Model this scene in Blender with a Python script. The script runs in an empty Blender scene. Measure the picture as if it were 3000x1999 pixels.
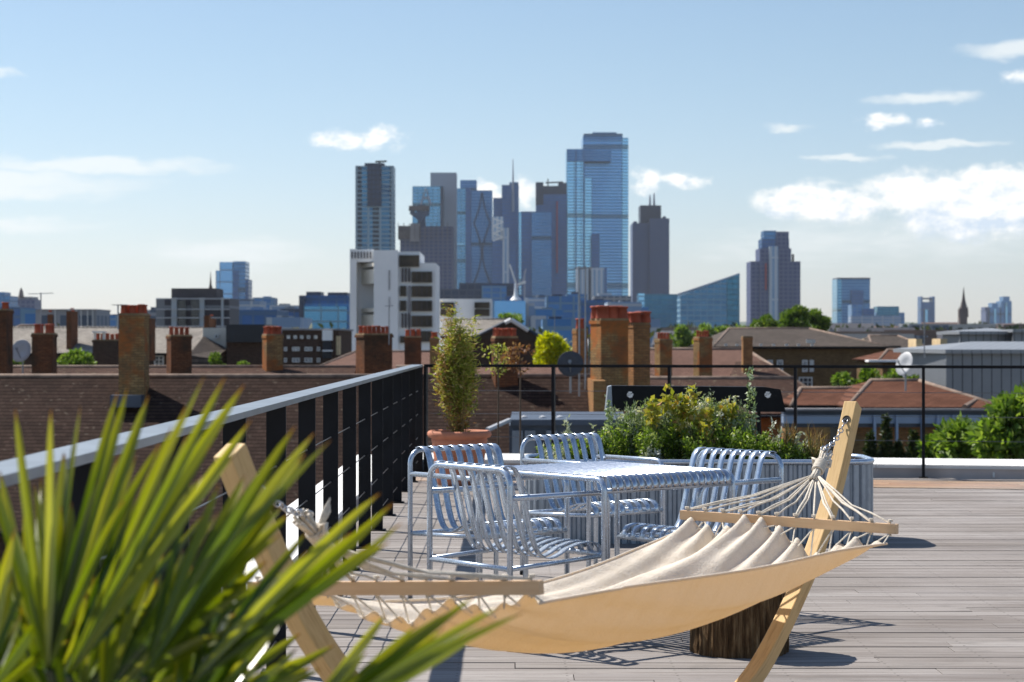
import bpy, bmesh, math, random
import numpy as np
from mathutils import Vector, Matrix
R = math.radians
S = bpy.context.scene
COL = S.collection
F, CX, CY, H = 5833.0, 1500.0, 999.5, 1.365      # lens in photo pixels, optical axis, eye height over the deck

# ---------------------------------------------------------------- camera
cam = bpy.data.cameras.new('camera'); camo = bpy.data.objects.new('camera', cam); COL.objects.link(camo)
S.camera = camo
camo.location = (0, 0, H); camo.rotation_euler = (R(90), 0, 0)
cam.sensor_width = 36; cam.lens = 36 * F / 3000
cam.clip_start = .05; cam.clip_end = 40000
cam.dof.use_dof = True; cam.dof.focus_distance = 9.3; cam.dof.aperture_fstop = 6.5
# ---------------------------------------------------------------- light
SUN = Vector((-.645, .52, 1.0)).normalized()
sun = bpy.data.lights.new('sun', 'SUN'); suno = bpy.data.objects.new('sun', sun); COL.objects.link(suno)
sun.energy = 5.0; sun.angle = R(.53); sun.color = (1.0, .945, .86)
suno.rotation_euler = SUN.to_track_quat('Z', 'Y').to_euler()
S.view_settings.view_transform = 'Standard'; S.view_settings.look = 'None'
S.view_settings.exposure = 0.46; S.view_settings.gamma = 1
S.render.engine = 'CYCLES'
cy = S.cycles
cy.max_bounces = 7; cy.diffuse_bounces = 3; cy.glossy_bounces = 3; cy.transmission_bounces = 3
cy.transparent_max_bounces = 12; cy.volume_bounces = 0; cy.use_denoising = True
cy.sample_clamp_indirect = 8
cy.caustics_reflective = False; cy.caustics_refractive = False

# ---------------------------------------------------------------- node helper
class NT:
    def __init__(s, nt): s.nt = nt; s.n = nt.nodes; s.l = nt.links
    def new(s, t, **k):
        n = s.n.new(t)
        for a, b in k.items(): setattr(n, a, b)
        return n
    def put(s, sock, v):
        if v is None: return
        if isinstance(v, bpy.types.NodeSocket): s.l.new(v, sock)
        else:
            try: sock.default_value = v
            except Exception:
                sock.default_value = (v[0], v[1], v[2], 1) if len(v) == 3 else v
    def m(s, op, a, b=None, c=None, clamp=False):
        n = s.new('ShaderNodeMath', operation=op, use_clamp=clamp)
        s.put(n.inputs[0], a); s.put(n.inputs[1], b); s.put(n.inputs[2], c)
        return n.outputs[0]
    def mix(s, f, a, b, mode='MIX'):
        n = s.new('ShaderNodeMix', data_type='RGBA', blend_type=mode)
        s.put(n.inputs[0], f)
        for i, v in ((6, a), (7, b)):
            if isinstance(v, tuple) and len(v) == 3: v = (*v, 1)
            s.put(n.inputs[i], v)
        return n.outputs[2]
    def noise(s, vec, scale, detail=3, rough=.5, dim='3D'):
        n = s.new('ShaderNodeTexNoise', noise_dimensions=dim)
        s.put(n.inputs['Vector'], vec); n.inputs['Scale'].default_value = scale
        n.inputs['Detail'].default_value = detail; n.inputs['Roughness'].default_value = rough
        return n.outputs[0]
    def smooth(s, x, lo, hi, a=0., b=1.):
        n = s.new('ShaderNodeMapRange', interpolation_type='SMOOTHSTEP')
        s.put(n.inputs[0], x)
        for i, v in enumerate((lo, hi, a, b)): s.put(n.inputs[i + 1], v)
        return n.outputs[0]
    def ramp(s, f, stops):
        n = s.new('ShaderNodeValToRGB'); s.put(n.inputs[0], f)
        e = n.color_ramp.elements
        while len(e) < len(stops): e.new(.5)
        for el, (p, c) in zip(e, stops): el.position = p; el.color = (*c, 1)
        return n.outputs[0]
    def uv(s): return s.new('ShaderNodeTexCoord').outputs['UV']
    def objc(s): return s.new('ShaderNodeTexCoord').outputs['Object']
    def pos(s): return s.new('ShaderNodeNewGeometry').outputs['Position']
    def sep(s, v):
        n = s.new('ShaderNodeSeparateXYZ'); s.put(n.inputs[0], v); return n.outputs
    def comb(s, x, y, z):
        n = s.new('ShaderNodeCombineXYZ')
        for i, v in enumerate((x, y, z)): s.put(n.inputs[i], v)
        return n.outputs[0]
    def scl(s, v, k):
        n = s.new('ShaderNodeVectorMath', operation='MULTIPLY'); s.put(n.inputs[0], v); n.inputs[1].default_value = k
        return n.outputs[0]
    def bump(s, h, dist=.01, strength=1):
        n = s.new('ShaderNodeBump'); s.put(n.inputs['Height'], h); n.inputs['Distance'].default_value = dist
        n.inputs['Strength'].default_value = strength
        return n.outputs[0]

def newmat(name):
    m = bpy.data.materials.new(name); m.use_nodes = True
    t = NT(m.node_tree); b = m.node_tree.nodes['Principled BSDF']
    return m, t, b
def P_(t, b, col=None, rough=None, metal=None, spec=None, normal=None):
    for k, v in (('Base Color', col), ('Roughness', rough), ('Metallic', metal), ('Specular IOR Level', spec), ('Normal', normal)):
        if v is None: continue
        if isinstance(v, tuple) and len(v) == 3: v = (*v, 1)
        t.put(b.inputs[k], v)
def plain(name, col, rough=.6, metal=0., var=.12, scale=3., spec=.5):
    m, t, b = newmat(name)
    n = t.noise(t.objc(), scale, 4)
    c = t.mix(t.smooth(n, .3, .7), tuple(x * (1 - var) for x in col), tuple(min(1, x * (1 + var)) for x in col))
    P_(t, b, c, rough, metal, spec)
    return m

# ---------------------------------------------------------------- sky with clouds (by direction, at infinity)
W = bpy.data.worlds.new('World'); S.world = W; W.use_nodes = True
t = NT(W.node_tree); bg = t.n['Background']
sky = t.new('ShaderNodeTexSky', sky_type='NISHITA'); sky.sun_disc = False
sky.sun_elevation = math.asin(SUN.z); sky.sun_rotation = math.atan2(SUN.x, SUN.y)
sky.altitude = 20; sky.air_density = 1.0; sky.dust_density = .35; sky.ozone_density = 2.2
d = t.sep(t.new('ShaderNodeTexCoord').outputs['Generated'])
az = t.m('ARCTAN2', d[0], d[1]); el = t.m('ARCSINE', d[2])
azs = t.m('MULTIPLY', az, F); els = t.m('MULTIPLY', el, F)   # about 5833 units to a radian
vec = t.comb(azs, els, 0.)
wa = t.noise(t.scl(vec, (.011, .014, 1)), 1., 3); wb = t.noise(t.scl(t.comb(t.m('ADD', azs, 900.), els, 0.), (.009, .016, 1)), 1., 3)
wx_ = t.m('ADD', azs, t.m('MULTIPLY', t.m('SUBTRACT', wa, .5), 170.)); wy_ = t.m('ADD', els, t.m('MULTIPLY', t.m('SUBTRACT', wb, .5), 62.))
n1 = t.noise(t.scl(vec, (.010, .016, 1)), 1., 7, .62)
n4 = t.noise(t.scl(vec, (.045, .06, 1)), 1., 5, .6)
n2 = t.noise(t.scl(vec, (.0022, .013, 1)), 1., 5, .6)
def blob(x0, x1, y0, y1, k=1.):
    a0 = (x0 + x1) / 2 - CX; e0 = CY - (y0 + y1) / 2
    u = t.m('DIVIDE', t.m('SUBTRACT', wx_, a0), (x1 - x0) / 2); v = t.m('DIVIDE', t.m('SUBTRACT', wy_, e0), (y1 - y0) / 2)
    r = t.m('SQRT', t.m('ADD', t.m('MULTIPLY', u, u), t.m('MULTIPLY', v, v)))
    return t.m('MULTIPLY', t.m('SUBTRACT', 1., r), k)
def union(l):
    o = l[0]
    for x in l[1:]: o = t.m('MAXIMUM', o, x)
    return o
puffs = union([blob(912, 1120, 380, 452), blob(1030, 1215, 366, 450), blob(1840, 1950, 490, 580), blob(1900, 2085, 505, 560),
               blob(2195, 2500, 525, 668, 1.5), blob(2330, 2600, 550, 672, 1.4), blob(2470, 2900, 495, 650, 1.3), blob(2540, 3080, 560, 725, 1.5), blob(2640, 3200, 485, 660, 1.5),
               blob(2500, 2625, 340, 402), blob(2640, 2745, 362, 396), blob(2905, 3100, 228, 290), blob(1360, 1470, 515, 600), blob(1490, 1600, 520, 630)])
n1b = t.noise(t.scl(t.comb(t.m('SUBTRACT', azs, 22.), t.m('ADD', els, 20.), 0.), (.010, .016, 1)), 1., 7, .62)
n4b = t.noise(t.scl(t.comb(t.m('SUBTRACT', azs, 7.), t.m('ADD', els, 8.), 0.), (.045, .06, 1)), 1., 5, .6)
pf = t.smooth(t.m('ADD', t.m('ADD', t.m('MULTIPLY', puffs, 1.3), t.m('MULTIPLY', t.m('SUBTRACT', n1, .52), 2.1)), t.m('MULTIPLY', t.m('SUBTRACT', n4, .5), .4)), -.08, .95)
wisps = union([blob(-700, 500, 500, 610, 1.3), blob(-200, 720, 465, 530), blob(2490, 2890, 285, 330), blob(2700, 3300, 150, 205), blob(2520, 2950, 425, 455),
               blob(2200, 2400, 365, 395), blob(-100, 110, 225, 262), blob(2340, 2600, 460, 485), blob(-400, 420, 640, 700, .8), blob(2000, 3200, 640, 800, .7), blob(300, 1000, 690, 800, .6)])
wf = t.m('MULTIPLY', t.smooth(t.m('ADD', wisps, t.m('MULTIPLY', t.m('SUBTRACT', n2, .5), 1.5)), -.05, .8), .72)
# lit tops, bluish bases
n3 = t.noise(t.scl(vec, (.011, .02, 1)), 1., 4, .55)
base_y = t.m('ADD', t.m('MULTIPLY', t.m('SUBTRACT', n3, .5), 160.), els)
shade = t.smooth(base_y, CY - 700, CY - 590)
hi_part = t.smooth(els, CY - 500, CY - 470)
shade = t.m('MAXIMUM', shade, hi_part); shade = t.m('MAXIMUM', shade, t.smooth(azs, 420., 350.))
rel_ = t.m('ADD', t.m('MULTIPLY', t.m('SUBTRACT', n1, n1b), 3.2), t.m('MULTIPLY', t.m('SUBTRACT', n4, n4b), .7))
shade = t.m('ADD', t.m('MULTIPLY', shade, .72), t.m('ADD', rel_, .22), clamp=True)
ccol = t.mix(shade, (6.2, 7.3, 8.6), (10.6, 10.4, 9.9))
skyc = t.mix(t.smooth(el, .0, .16), t.mix(1., sky.outputs[0], (.975, .97, 1.10), 'MULTIPLY'), t.mix(1., sky.outputs[0], (.96, .98, .99), 'MULTIPLY'))
c = t.mix(wf, skyc, (8.6, 8.9, 8.8)); c = t.mix(t.m('MULTIPLY', pf, .93), c, ccol)
t.put(bg.inputs[0], c); bg.inputs[1].default_value = .086

# ---------------------------------------------------------------- geometry helpers
def P(px, py, D): return Vector(((px - CX) / F * D, D, H + (CY - py) / F * D))
def Xp(px, D): return (px - CX) / F * D
def Zp(py, D): return H + (CY - py) / F * D
def G(px, py):
    D = F * H / (py - CY); return Vector(((px - CX) / F * D, D, 0))

class MB:
    def __init__(s): s.v = []; s.f = []; s.u = []
    def vert(s, p): s.v.append((p[0], p[1], p[2])); return len(s.v) - 1
    def face(s, pts, uv=None):
        i = [s.vert(p) for p in pts]; s.f.append(i)
        s.u.append(uv if uv else [(0, 0)] * len(i)); return s
    def quad(s, a, b, c, d):
        a, b, c, d = map(Vector, (a, b, c, d)); w = (b - a).length; h = (d - a).length
        return s.face((a, b, c, d), [(0, 0), (w, 0), ((c - d).length, h), (0, h)])
    def box(s, c, size, rz=0., M=None):
        x, y, z = (k / 2 for k in size)
        M = M or (Matrix.Translation(c) @ Matrix.Rotation(rz, 4, 'Z'))
        p = [M @ Vector((a, b, e)) for e in (-z, z) for a, b in ((-x, -y), (x, -y), (x, y), (-x, y))]
        X, Y, Z = size; o = (random.random() * 7, 0)
        def q(i, w, h):
            s.face([p[k] for k in i], [(o[0], 0), (o[0] + w, 0), (o[0] + w, h), (o[0], h)])
        q((0, 1, 5, 4), X, Z); q((1, 2, 6, 5), Y, Z); q((2, 3, 7, 6), X, Z); q((3, 0, 4, 7), Y, Z)
        q((4, 5, 6, 7), X, Y); q((3, 2, 1, 0), X, Y); return s
    def prism(s, pts, z0, z1, top=True, bottom=False):
        n = len(pts); u = 0
        zt = z1 if isinstance(z1, (list, tuple)) else [z1] * n
        for i in range(n):
            a, b = pts[i], pts[(i + 1) % n]; w = math.hypot(b[0] - a[0], b[1] - a[1])
            s.face(((a[0], a[1], z0), (b[0], b[1], z0), (b[0], b[1], zt[(i + 1) % n]), (a[0], a[1], zt[i])),
                   [(u, z0), (u + w, z0), (u + w, zt[(i + 1) % n]), (u, zt[i])]); u += w
        if top: s.face([(p[0], p[1], z) for p, z in zip(pts, zt)], [(p[0], p[1]) for p in pts])
        if bottom: s.face([(p[0], p[1], z0) for p in reversed(pts)], [(p[0], p[1]) for p in reversed(pts)])
        return s
    def ring(s, c, T, U, r, n, rv=None):
        V = T.cross(U); return [s.vert(c + U * (math.cos(2 * math.pi * k / n) * r) + V * (math.sin(2 * math.pi * k / n) * (rv or r))) for k in range(n)]
    def tube(s, pts, r, n=8, closed=False, cap=True):
        pts = [Vector(p) for p in pts]; m = len(pts)
        rs = r if isinstance(r, (list, tuple)) else [r] * m
        tg = []
        for i in range(m):
            a = pts[(i - 1) % m] if (closed or i > 0) else pts[i]; b = pts[(i + 1) % m] if (closed or i < m - 1) else pts[i]
            tg.append((b - a).normalized())
        U = tg[0].orthogonal().normalized(); rings = []; L = 0
        for i in range(m):
            U = (U - tg[i] * U.dot(tg[i])).normalized(); rings.append(s.ring(pts[i], tg[i], U, rs[i], n))
        for i in range(m if closed else m - 1):
            A, B = rings[i], rings[(i + 1) % m]; dl = (pts[(i + 1) % m] - pts[i]).length
            for k in range(n):
                s.f.append([A[k], A[(k + 1) % n], B[(k + 1) % n], B[k]])
                w = 2 * math.pi * rs[i] / n; s.u.append([(k * w, L), ((k + 1) * w, L), ((k + 1) * w, L + dl), (k * w, L + dl)])
            L += dl
        if cap and not closed:
            s.f.append(rings[0][::-1]); s.u.append([(0, 0)] * n); s.f.append(rings[-1]); s.u.append([(0, 0)] * n)
        return s
    def lathe(s, prof, c, n=24, a0=0., a1=2 * math.pi):
        c = Vector(c); full = abs(a1 - a0 - 2 * math.pi) < 1e-6; cols = n if full else n + 1; rg = []
        for r, z in prof: rg.append([s.vert(c + Vector((math.cos(a0 + (a1 - a0) * k / n) * r, math.sin(a0 + (a1 - a0) * k / n) * r, z))) for k in range(cols)])
        L = 0
        for i in range(len(prof) - 1):
            dl = math.hypot(prof[i + 1][0] - prof[i][0], prof[i + 1][1] - prof[i][1])
            for k in range(n):
                k2 = (k + 1) % cols; s.f.append([rg[i][k], rg[i][k2], rg[i + 1][k2], rg[i + 1][k]])
                w = 2 * math.pi * .2 / n; s.u.append([(k * w, L), (k * w + w, L), (k * w + w, L + dl), (k * w, L + dl)])
            L += dl
        return s
    def strip(s, rows):                     # grid of points, uv = (col, row) in metres along the first row
        idx = [[s.vert(p) for p in r] for r in rows]
        for i in range(len(rows) - 1):
            for k in range(len(rows[0]) - 1):
                s.f.append([idx[i][k], idx[i][k + 1], idx[i + 1][k + 1], idx[i + 1][k]])
                a, b = k / (len(rows[0]) - 1), (k + 1) / (len(rows[0]) - 1); c_, d_ = i / (len(rows) - 1), (i + 1) / (len(rows) - 1)
                s.u.append([(a, c_), (b, c_), (b, d_), (a, d_)])
        return s
    def build(s, name, mat, parent=None, smooth=False, bevel=0., solid=0., origin=None):
        me = bpy.data.meshes.new(name)
        v = s.v
        if origin is not None: v = [(x - origin[0], y - origin[1], z - origin[2]) for x, y, z in v]
        me.from_pydata(v, [], s.f)
        ul = me.uv_layers.new(name='UVMap'); flat = [c for f in s.u for p in f for c in p]
        ul.data.foreach_set('uv', flat)
        if mat: me.materials.append(mat)
        if smooth: me.polygons.foreach_set('use_smooth', [True] * len(me.polygons))
        me.validate(); me.update()
        o = bpy.data.objects.new(name, me); COL.objects.link(o)
        if parent: o.parent = parent
        if origin is not None: o.location = origin
        if solid:
            q = o.modifiers.new('solid', 'SOLIDIFY'); q.thickness = solid; q.offset = 0
        if bevel:
            q = o.modifiers.new('bevel', 'BEVEL'); q.width = bevel; q.segments = 2; q.limit_method = 'ANGLE'
        return o
def weld(o):
    bm = bmesh.new(); bm.from_mesh(o.data); bmesh.ops.remove_doubles(bm, verts=bm.verts, dist=1e-5); bmesh.ops.recalc_face_normals(bm, faces=bm.faces); bm.to_mesh(o.data); bm.free(); return o

def tag(o, label=None, cat=None, group=None, kind=None):
    for k, v in (('label', label), ('category', cat), ('group', group), ('kind', kind)):
        if v: o[k] = v
    return o
def thing(name, label, cat, loc=(0, 0, 0), rz=0., group=None):
    o = bpy.data.objects.new(name, None); COL.objects.link(o); o.empty_display_size = .2
    o.location = loc; o.rotation_euler = (0, 0, rz); return tag(o, label, cat, group)
def dup(root, loc, rz, label=None):
    def cp(o, par):
        c = o.copy(); COL.objects.link(c); c.parent = par
        for ch in o.children: cp(ch, c)
        return c
    r = cp(root, None); r.location = loc; r.rotation_euler = (0, 0, rz)
    if label: r['label'] = label
    return r
def arc(c, a, b, r, n=5):
    """rounded corner at c between directions a (towards previous) and b (towards next)"""
    c = Vector(c); a = Vector(a).normalized(); b = Vector(b).normalized(); out = []
    for i in range(n + 1):
        th = i / n * math.pi / 2; out.append(c + a * r * (1 - math.sin(th)) + b * r * (1 - math.cos(th)))
    return out

def leaves(name, C, Dv, L, Wd, mat, parent=None, rng=None, fold=.15, rand=None):
    """N narrow diamond leaves: centres C, directions Dv, lengths L, widths Wd; uv.x random per leaf, uv.y along the leaf"""
    rng = rng or np.random.default_rng(1); C = np.asarray(C, float); N = len(C)
    Dv = np.asarray(Dv, float); Dv /= np.linalg.norm(Dv, axis=1, keepdims=True) + 1e-9
    q = rng.normal(size=(N, 3)); S1 = np.cross(Dv, q); S1 /= np.linalg.norm(S1, axis=1, keepdims=True) + 1e-9
    Nn = np.cross(S1, Dv); L = np.broadcast_to(L, (N,))[:, None]; Wd = np.broadcast_to(Wd, (N,))[:, None]
    a = C; b = C + Dv * L * .45 + S1 * Wd / 2 + Nn * Wd * fold; c_ = C + Dv * L - Nn * L * .08; d_ = C + Dv * L * .45 - S1 * Wd / 2 + Nn * Wd * fold
    V = np.stack([a, b, c_, d_], 1).reshape(-1, 3)
    me = bpy.data.meshes.new(name); me.vertices.add(4 * N); me.vertices.foreach_set('co', V.ravel())
    me.loops.add(4 * N); me.loops.foreach_set('vertex_index', np.arange(4 * N, dtype=np.int32))
    me.polygons.add(N); me.polygons.foreach_set('loop_start', np.arange(0, 4 * N, 4, dtype=np.int32))
    me.polygons.foreach_set('loop_total', np.full(N, 4, dtype=np.int32))
    ul = me.uv_layers.new(name='UVMap'); rd = rng.random(N) if rand is None else np.clip(rand, 0, 1)
    UV = np.zeros((N, 4, 2)); UV[:, :, 0] = rd[:, None]; UV[:, 0, 1] = 0; UV[:, 1, 1] = .5; UV[:, 2, 1] = 1; UV[:, 3, 1] = .5
    ul.data.foreach_set('uv', UV.ravel()); me.update(calc_edges=True); me.materials.append(mat)
    o = bpy.data.objects.new(name, me); COL.objects.link(o)
    if parent: o.parent = parent
    return o

# ---------------------------------------------------------------- materials
def facade(name, g1, g2, frame, floor=3.8, bay=3.0, fh=.22, fv=.12, metal=.75, rough=.22, tint=.25, big=None, dark=None):
    """curtain wall: glass cells between floor bands and mullions, metres in the UV map"""
    m, t, b = newmat(name); s = t.sep(t.uv()); u, v = s[0], s[1]
    fu = t.m('DIVIDE', u, bay); fvv = t.m('DIVIDE', v, floor)
    band = t.m('LESS_THAN', t.m('FRACT', fvv), fh); mul = t.m('LESS_THAN', t.m('FRACT', fu), fv)
    fr = t.m('MAXIMUM', band, mul)
    wn = t.new('ShaderNodeTexWhiteNoise', noise_dimensions='2D'); t.put(wn.inputs['Vector'], t.comb(t.m('FLOOR', fu), t.m('FLOOR', fvv), 0.))
    lo = t.noise(t.scl(t.uv(), (.03, .012, 1)), 1., 3)
    f = t.m('ADD', t.m('MULTIPLY', wn.outputs[0], tint), t.m('MULTIPLY', t.smooth(lo, .3, .7), 1 - tint))
    k_ = lambda c: (c[0] * .82, c[1] * 1.06, min(.95, c[2] * 1.32)); g = t.mix(f, k_(g1), k_(g2))
    if big:                                 # plant-room bands every so many metres
        bb = t.m('LESS_THAN', t.m('FRACT', t.m('DIVIDE', t.m('ADD', v, 20.), big)), .07); g = t.mix(bb, g, tuple(x * .5 for x in g1))
    if dark:                                # a darker vertical strip of cladding every so many metres
        dd = t.m('LESS_THAN', t.m('FRACT', t.m('DIVIDE', u, dark)), .38); g = t.mix(dd, g, tuple(x * .45 for x in g1))
    P_(t, b, t.mix(fr, g, frame), t.m('ADD', t.m('MULTIPLY', fr, .4), rough), t.m('MULTIPLY', t.m('SUBTRACT', 1., fr), metal))
    return m

def brick(name, c1, c2, mortar, dirt=(.07, .055, .045), dk=.55, row=.075, bw=.225, patch=None):
    m, t, b = newmat(name)
    n = t.new('ShaderNodeTexBrick'); t.put(n.inputs['Vector'], t.uv())
    n.inputs['Color1'].default_value = (*c1, 1); n.inputs['Color2'].default_value = (*c2, 1); n.inputs['Mortar'].default_value = (*mortar, 1)
    n.inputs['Scale'].default_value = 1; n.inputs['Brick Width'].default_value = bw; n.inputs['Row Height'].default_value = row
    n.inputs['Mortar Size'].default_value = .008; n.inputs['Bias'].default_value = -.1
    k = t.noise(t.objc(), 1.1, 5, .62); c = n.outputs[0]
    if patch: c = t.mix(t.smooth(t.noise(t.objc(), .9, 4, .6), .48, .6), c, patch)
    k2 = t.noise(t.scl(t.uv(), (4.4, 13.3, 1)), 1., 2)
    c = t.mix(t.m('MULTIPLY', t.smooth(k2, .45, .62), .5), c, tuple(x * .45 for x in c1))
    c = t.mix(t.m('MULTIPLY', t.smooth(k, .42, .68), dk), c, dirt)
    P_(t, b, c, .9, 0, .06, t.bump(n.outputs[1], .008, -.6))
    return m

def tiles(name, c1, c2, row=.30, tw=.17, streak=.5, rough=.85, lich=None):
    m, t, b = newmat(name); s = t.sep(t.uv()); u, v = s[0], s[1]
    fv = t.m('DIVIDE', v, row); r = t.m('FLOOR', fv); fr = t.m('FRACT', fv)
    fu = t.m('ADD', t.m('DIVIDE', u, tw), t.m('MULTIPLY', r, .5))
    wn = t.new('ShaderNodeTexWhiteNoise', noise_dimensions='2D'); t.put(wn.inputs['Vector'], t.comb(t.m('FLOOR', fu), r, 0.))
    c = t.mix(wn.outputs[0], c1, c2)
    k = t.noise(t.scl(t.objc(), (.5, .5, .5)), 1., 5, .65)
    c = t.mix(t.m('MULTIPLY', t.smooth(k, .4, .7), streak), c, tuple(x * .5 for x in c1))
    if lich: c = t.mix(t.smooth(t.noise(t.objc(), 5., 3), .63, .7), c, lich)
    edge = t.m('MAXIMUM', t.m('LESS_THAN', fr, .26), t.m('MULTIPLY', t.m('LESS_THAN', t.m('FRACT', fu), .08), .6))
    c = t.mix(t.m('MULTIPLY', edge, .75), c, tuple(x * .22 for x in c1))
    P_(t, b, c, rough, 0, .04, t.bump(t.m('SUBTRACT', fr, edge), .03, .8))
    return m

def leafmat(name, stops, trans=.35, rough=.5, tipcol=None, tip0=.8, spec=.4):
    m, t, b = newmat(name); s = t.sep(t.uv()); c = t.ramp(s[0], stops)
    if tipcol: c = t.mix(t.smooth(s[1], tip0, 1.), c, tipcol)
    P_(t, b, c, rough, 0, spec)
    tr = t.new('ShaderNodeBsdfTranslucent'); t.put(tr.inputs[0], t.mix(1., c, (1.25, 1.3, .5), 'MULTIPLY'))
    mx = t.new('ShaderNodeMixShader'); mx.inputs[0].default_value = trans
    t.l.new(b.outputs[0], mx.inputs[1]); t.l.new(tr.outputs[0], mx.inputs[2]); t.l.new(mx.outputs[0], t.n['Material Output'].inputs[0])
    return m

MT = {}
MT['galv'] = None
def galv(name, col=(.55, .60, .66), rough=.32, metal=.85, sc=60):
    m, t, b = newmat(name)
    vo = t.new('ShaderNodeTexVoronoi'); t.put(vo.inputs['Vector'], t.objc()); vo.inputs['Scale'].default_value = sc
    n = t.noise(t.objc(), 6, 5, .6); sp = t.sep(vo.outputs['Color'])
    c = t.mix(sp[0], tuple(x * .93 for x in col), tuple(min(1, x * 1.06) for x in col)); c = t.mix(t.m('MULTIPLY', t.smooth(n, .45, .75), .15), c, (.66, .70, .75))
    P_(t, b, c, t.m('ADD', t.m('MULTIPLY', sp[1], .04), rough), metal, .5); return m
MT['galv'] = galv('galvanised_steel', (.52, .60, .71), .26, .72)
MT['galv_top'] = galv('galvanised_table_top', (.50, .54, .62), .14, .92)
MT['planter'] = galv('galvanised_sheet', (.33, .37, .42), .45, .6, 25)
MT['chain'] = galv('chain_steel', (.6, .62, .66), .25, 1., 5)
MT['black'] = plain('black_paint', (.006, .007, .009), .6, 0, .2, 8, .2)
MT['rail_bar'] = plain('powder_coated_steel', (.007, .008, .011), .6, 0, .25, 6, .2)
MT['rail_cap'] = plain('grey_painted_rail', (.22, .25, .28), .42, .2, .12, 5)
MT['cable'] = plain('steel_cable', (.18, .18, .19), .35, .8)
MT['white_coping'] = plain('white_coping', (.78, .77, .74), .6, 0, .05, 2)
MT['upstand'] = plain('pinkish_render', (.55, .48, .45), .9, 0, .15, 1.5)
MT['white'] = plain('white_paint', (.8, .8, .78), .5, 0, .04, 3)
MT['terracotta'] = plain('terracotta', (.52, .20, .115), .8, 0, .16, 9)
MT['soil'] = plain('soil', (.05, .035, .025), .95, 0, .4, 20)
MT['dish'] = plain('grey_dish_plastic', (.45, .46, .48), .5, 0, .1, 1)
MT['dark_dish'] = plain('dark_mesh_dish', (.06, .06, .07), .6)
MT['mast'] = plain('aluminium_mast', (.30, .31, .33), .5, .5)
MT['pot'] = plain('red_clay_pot', (.40, .085, .04), .8, 0, .3, 2.)
MT['capstone'] = plain('chimney_cap_stone', (.30, .21, .11), .9, 0, .3, 3)
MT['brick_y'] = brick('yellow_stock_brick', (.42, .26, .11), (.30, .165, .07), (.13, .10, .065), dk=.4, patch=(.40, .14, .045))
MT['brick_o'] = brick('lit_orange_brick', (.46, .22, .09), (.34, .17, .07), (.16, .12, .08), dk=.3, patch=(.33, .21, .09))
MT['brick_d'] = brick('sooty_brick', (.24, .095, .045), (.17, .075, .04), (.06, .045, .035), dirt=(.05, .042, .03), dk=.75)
MT['brick_b'] = brick('brown_brick', (.105, .062, .045), (.085, .05, .038), (.07, .055, .045), dk=.4)
MT['tile_b'] = tiles('brown_clay_tiles', (.042, .026, .021), (.066, .041, .032), .21, .19, .4, lich=(.11, .085, .065))
MT['tile_b2'] = tiles('dark_brown_tiles', (.10, .062, .05), (.15, .09, .07), .13, .17, .5, lich=(.26, .22, .15))
MT['tile_p'] = tiles('pinkish_clay_tiles', (.21, .125, .10), (.26, .155, .12), .16, .2, .3)
MT['tile_r'] = tiles('terracotta_pantiles', (.125, .056, .036), (.175, .08, .052), .30, .30, .45)
MT['slate_pale'] = tiles('pale_weathered_slate', (.30, .27, .24), (.42, .38, .33), .28, .3, .55)
MT['slate_g'] = tiles('grey_slate', (.10, .085, .075), (.14, .115, .10), .28, .3, .3)
MT['slate_d'] = tiles('dark_slate', (.045, .04, .045), (.07, .06, .06), .28, .3, .3)
MT['lead'] = plain('lead_flashing', (.07, .09, .125), .5, .3, .2, 1)
MT['ridge'] = plain('ridge_tiles', (.20, .14, .105), .85, 0, .3, 3)
MT['window_w'] = plain('white_window_frame', (.62, .62, .6), .5)
MT['glass_d'] = plain('dark_window_glass', (.018, .024, .032), .25, 0., .3, .5, .8)
MT['glass_l'] = plain('bright_window_glass', (.42, .47, .52), .15, .5, .3, .6)
MT['render_w'] = plain('white_render', (.90, .90, .89), .85, 0, .06, .12)
MT['render_c'] = plain('cream_render', (.74, .70, .60), .85, 0, .1, .4)
MT['conc'] = plain('grey_concrete', (.27, .26, .27), .9, 0, .12, .1)
MT['conc_d'] = plain('dark_concrete', (.10, .085, .085), .9, 0, .25, .2)
MT['blacktank'] = plain('black_sheeting', (.008, .011, .02), .4, 0, .3, .8)
MT['brown_panel'] = plain('brown_glazing', (.05, .035, .022), .3, .2, .5, .6)
MT['yellow_wall'] = brick('pale_yellow_brick', (.22, .14, .065), (.18, .115, .055), (.13, .10, .07), dk=.45, dirt=(.09, .055, .03))
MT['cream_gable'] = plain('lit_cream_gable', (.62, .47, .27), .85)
HAZE = 0.00004
# ================================================================ THE ROOF DECK
rng = random.Random(4)
def farline(x): return 20.8 - .2 * (x + .95)       # line of the far railing
m, t, b = newmat('weathered_decking')
s = t.sep(t.uv()); pz = t.pos(); ps = t.sep(pz)
col = t.ramp(s[0], [(0, (.215, .19, .17)), (.25, (.28, .25, .228)), (.5, (.32, .29, .27)), (.75, (.24, .215, .20)), (1, (.365, .335, .312))])
g1 = t.noise(t.comb(t.m('MULTIPLY', ps[0], 1.1), t.m('MULTIPLY', ps[1], 34.), s[0]), 1., 5, .6)
g2 = t.noise(t.comb(t.m('MULTIPLY', ps[0], 3.), t.m('MULTIPLY', ps[1], 120.), s[0]), 1., 4, .65)
big = t.noise(t.comb(t.m('MULTIPLY', ps[0], .5), t.m('MULTIPLY', ps[1], .8), 0.), 1., 3)
col = t.mix(t.m('MULTIPLY', t.smooth(g1, .46, .62), .75), col, (.14, .115, .10)); col = t.mix(t.m('MULTIPLY', t.smooth(g2, .5, .7), .5), col, (.13, .10, .09))
col = t.mix(t.m('MULTIPLY', t.smooth(big, .35, .7), .35), col, (.44, .41, .40))
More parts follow.
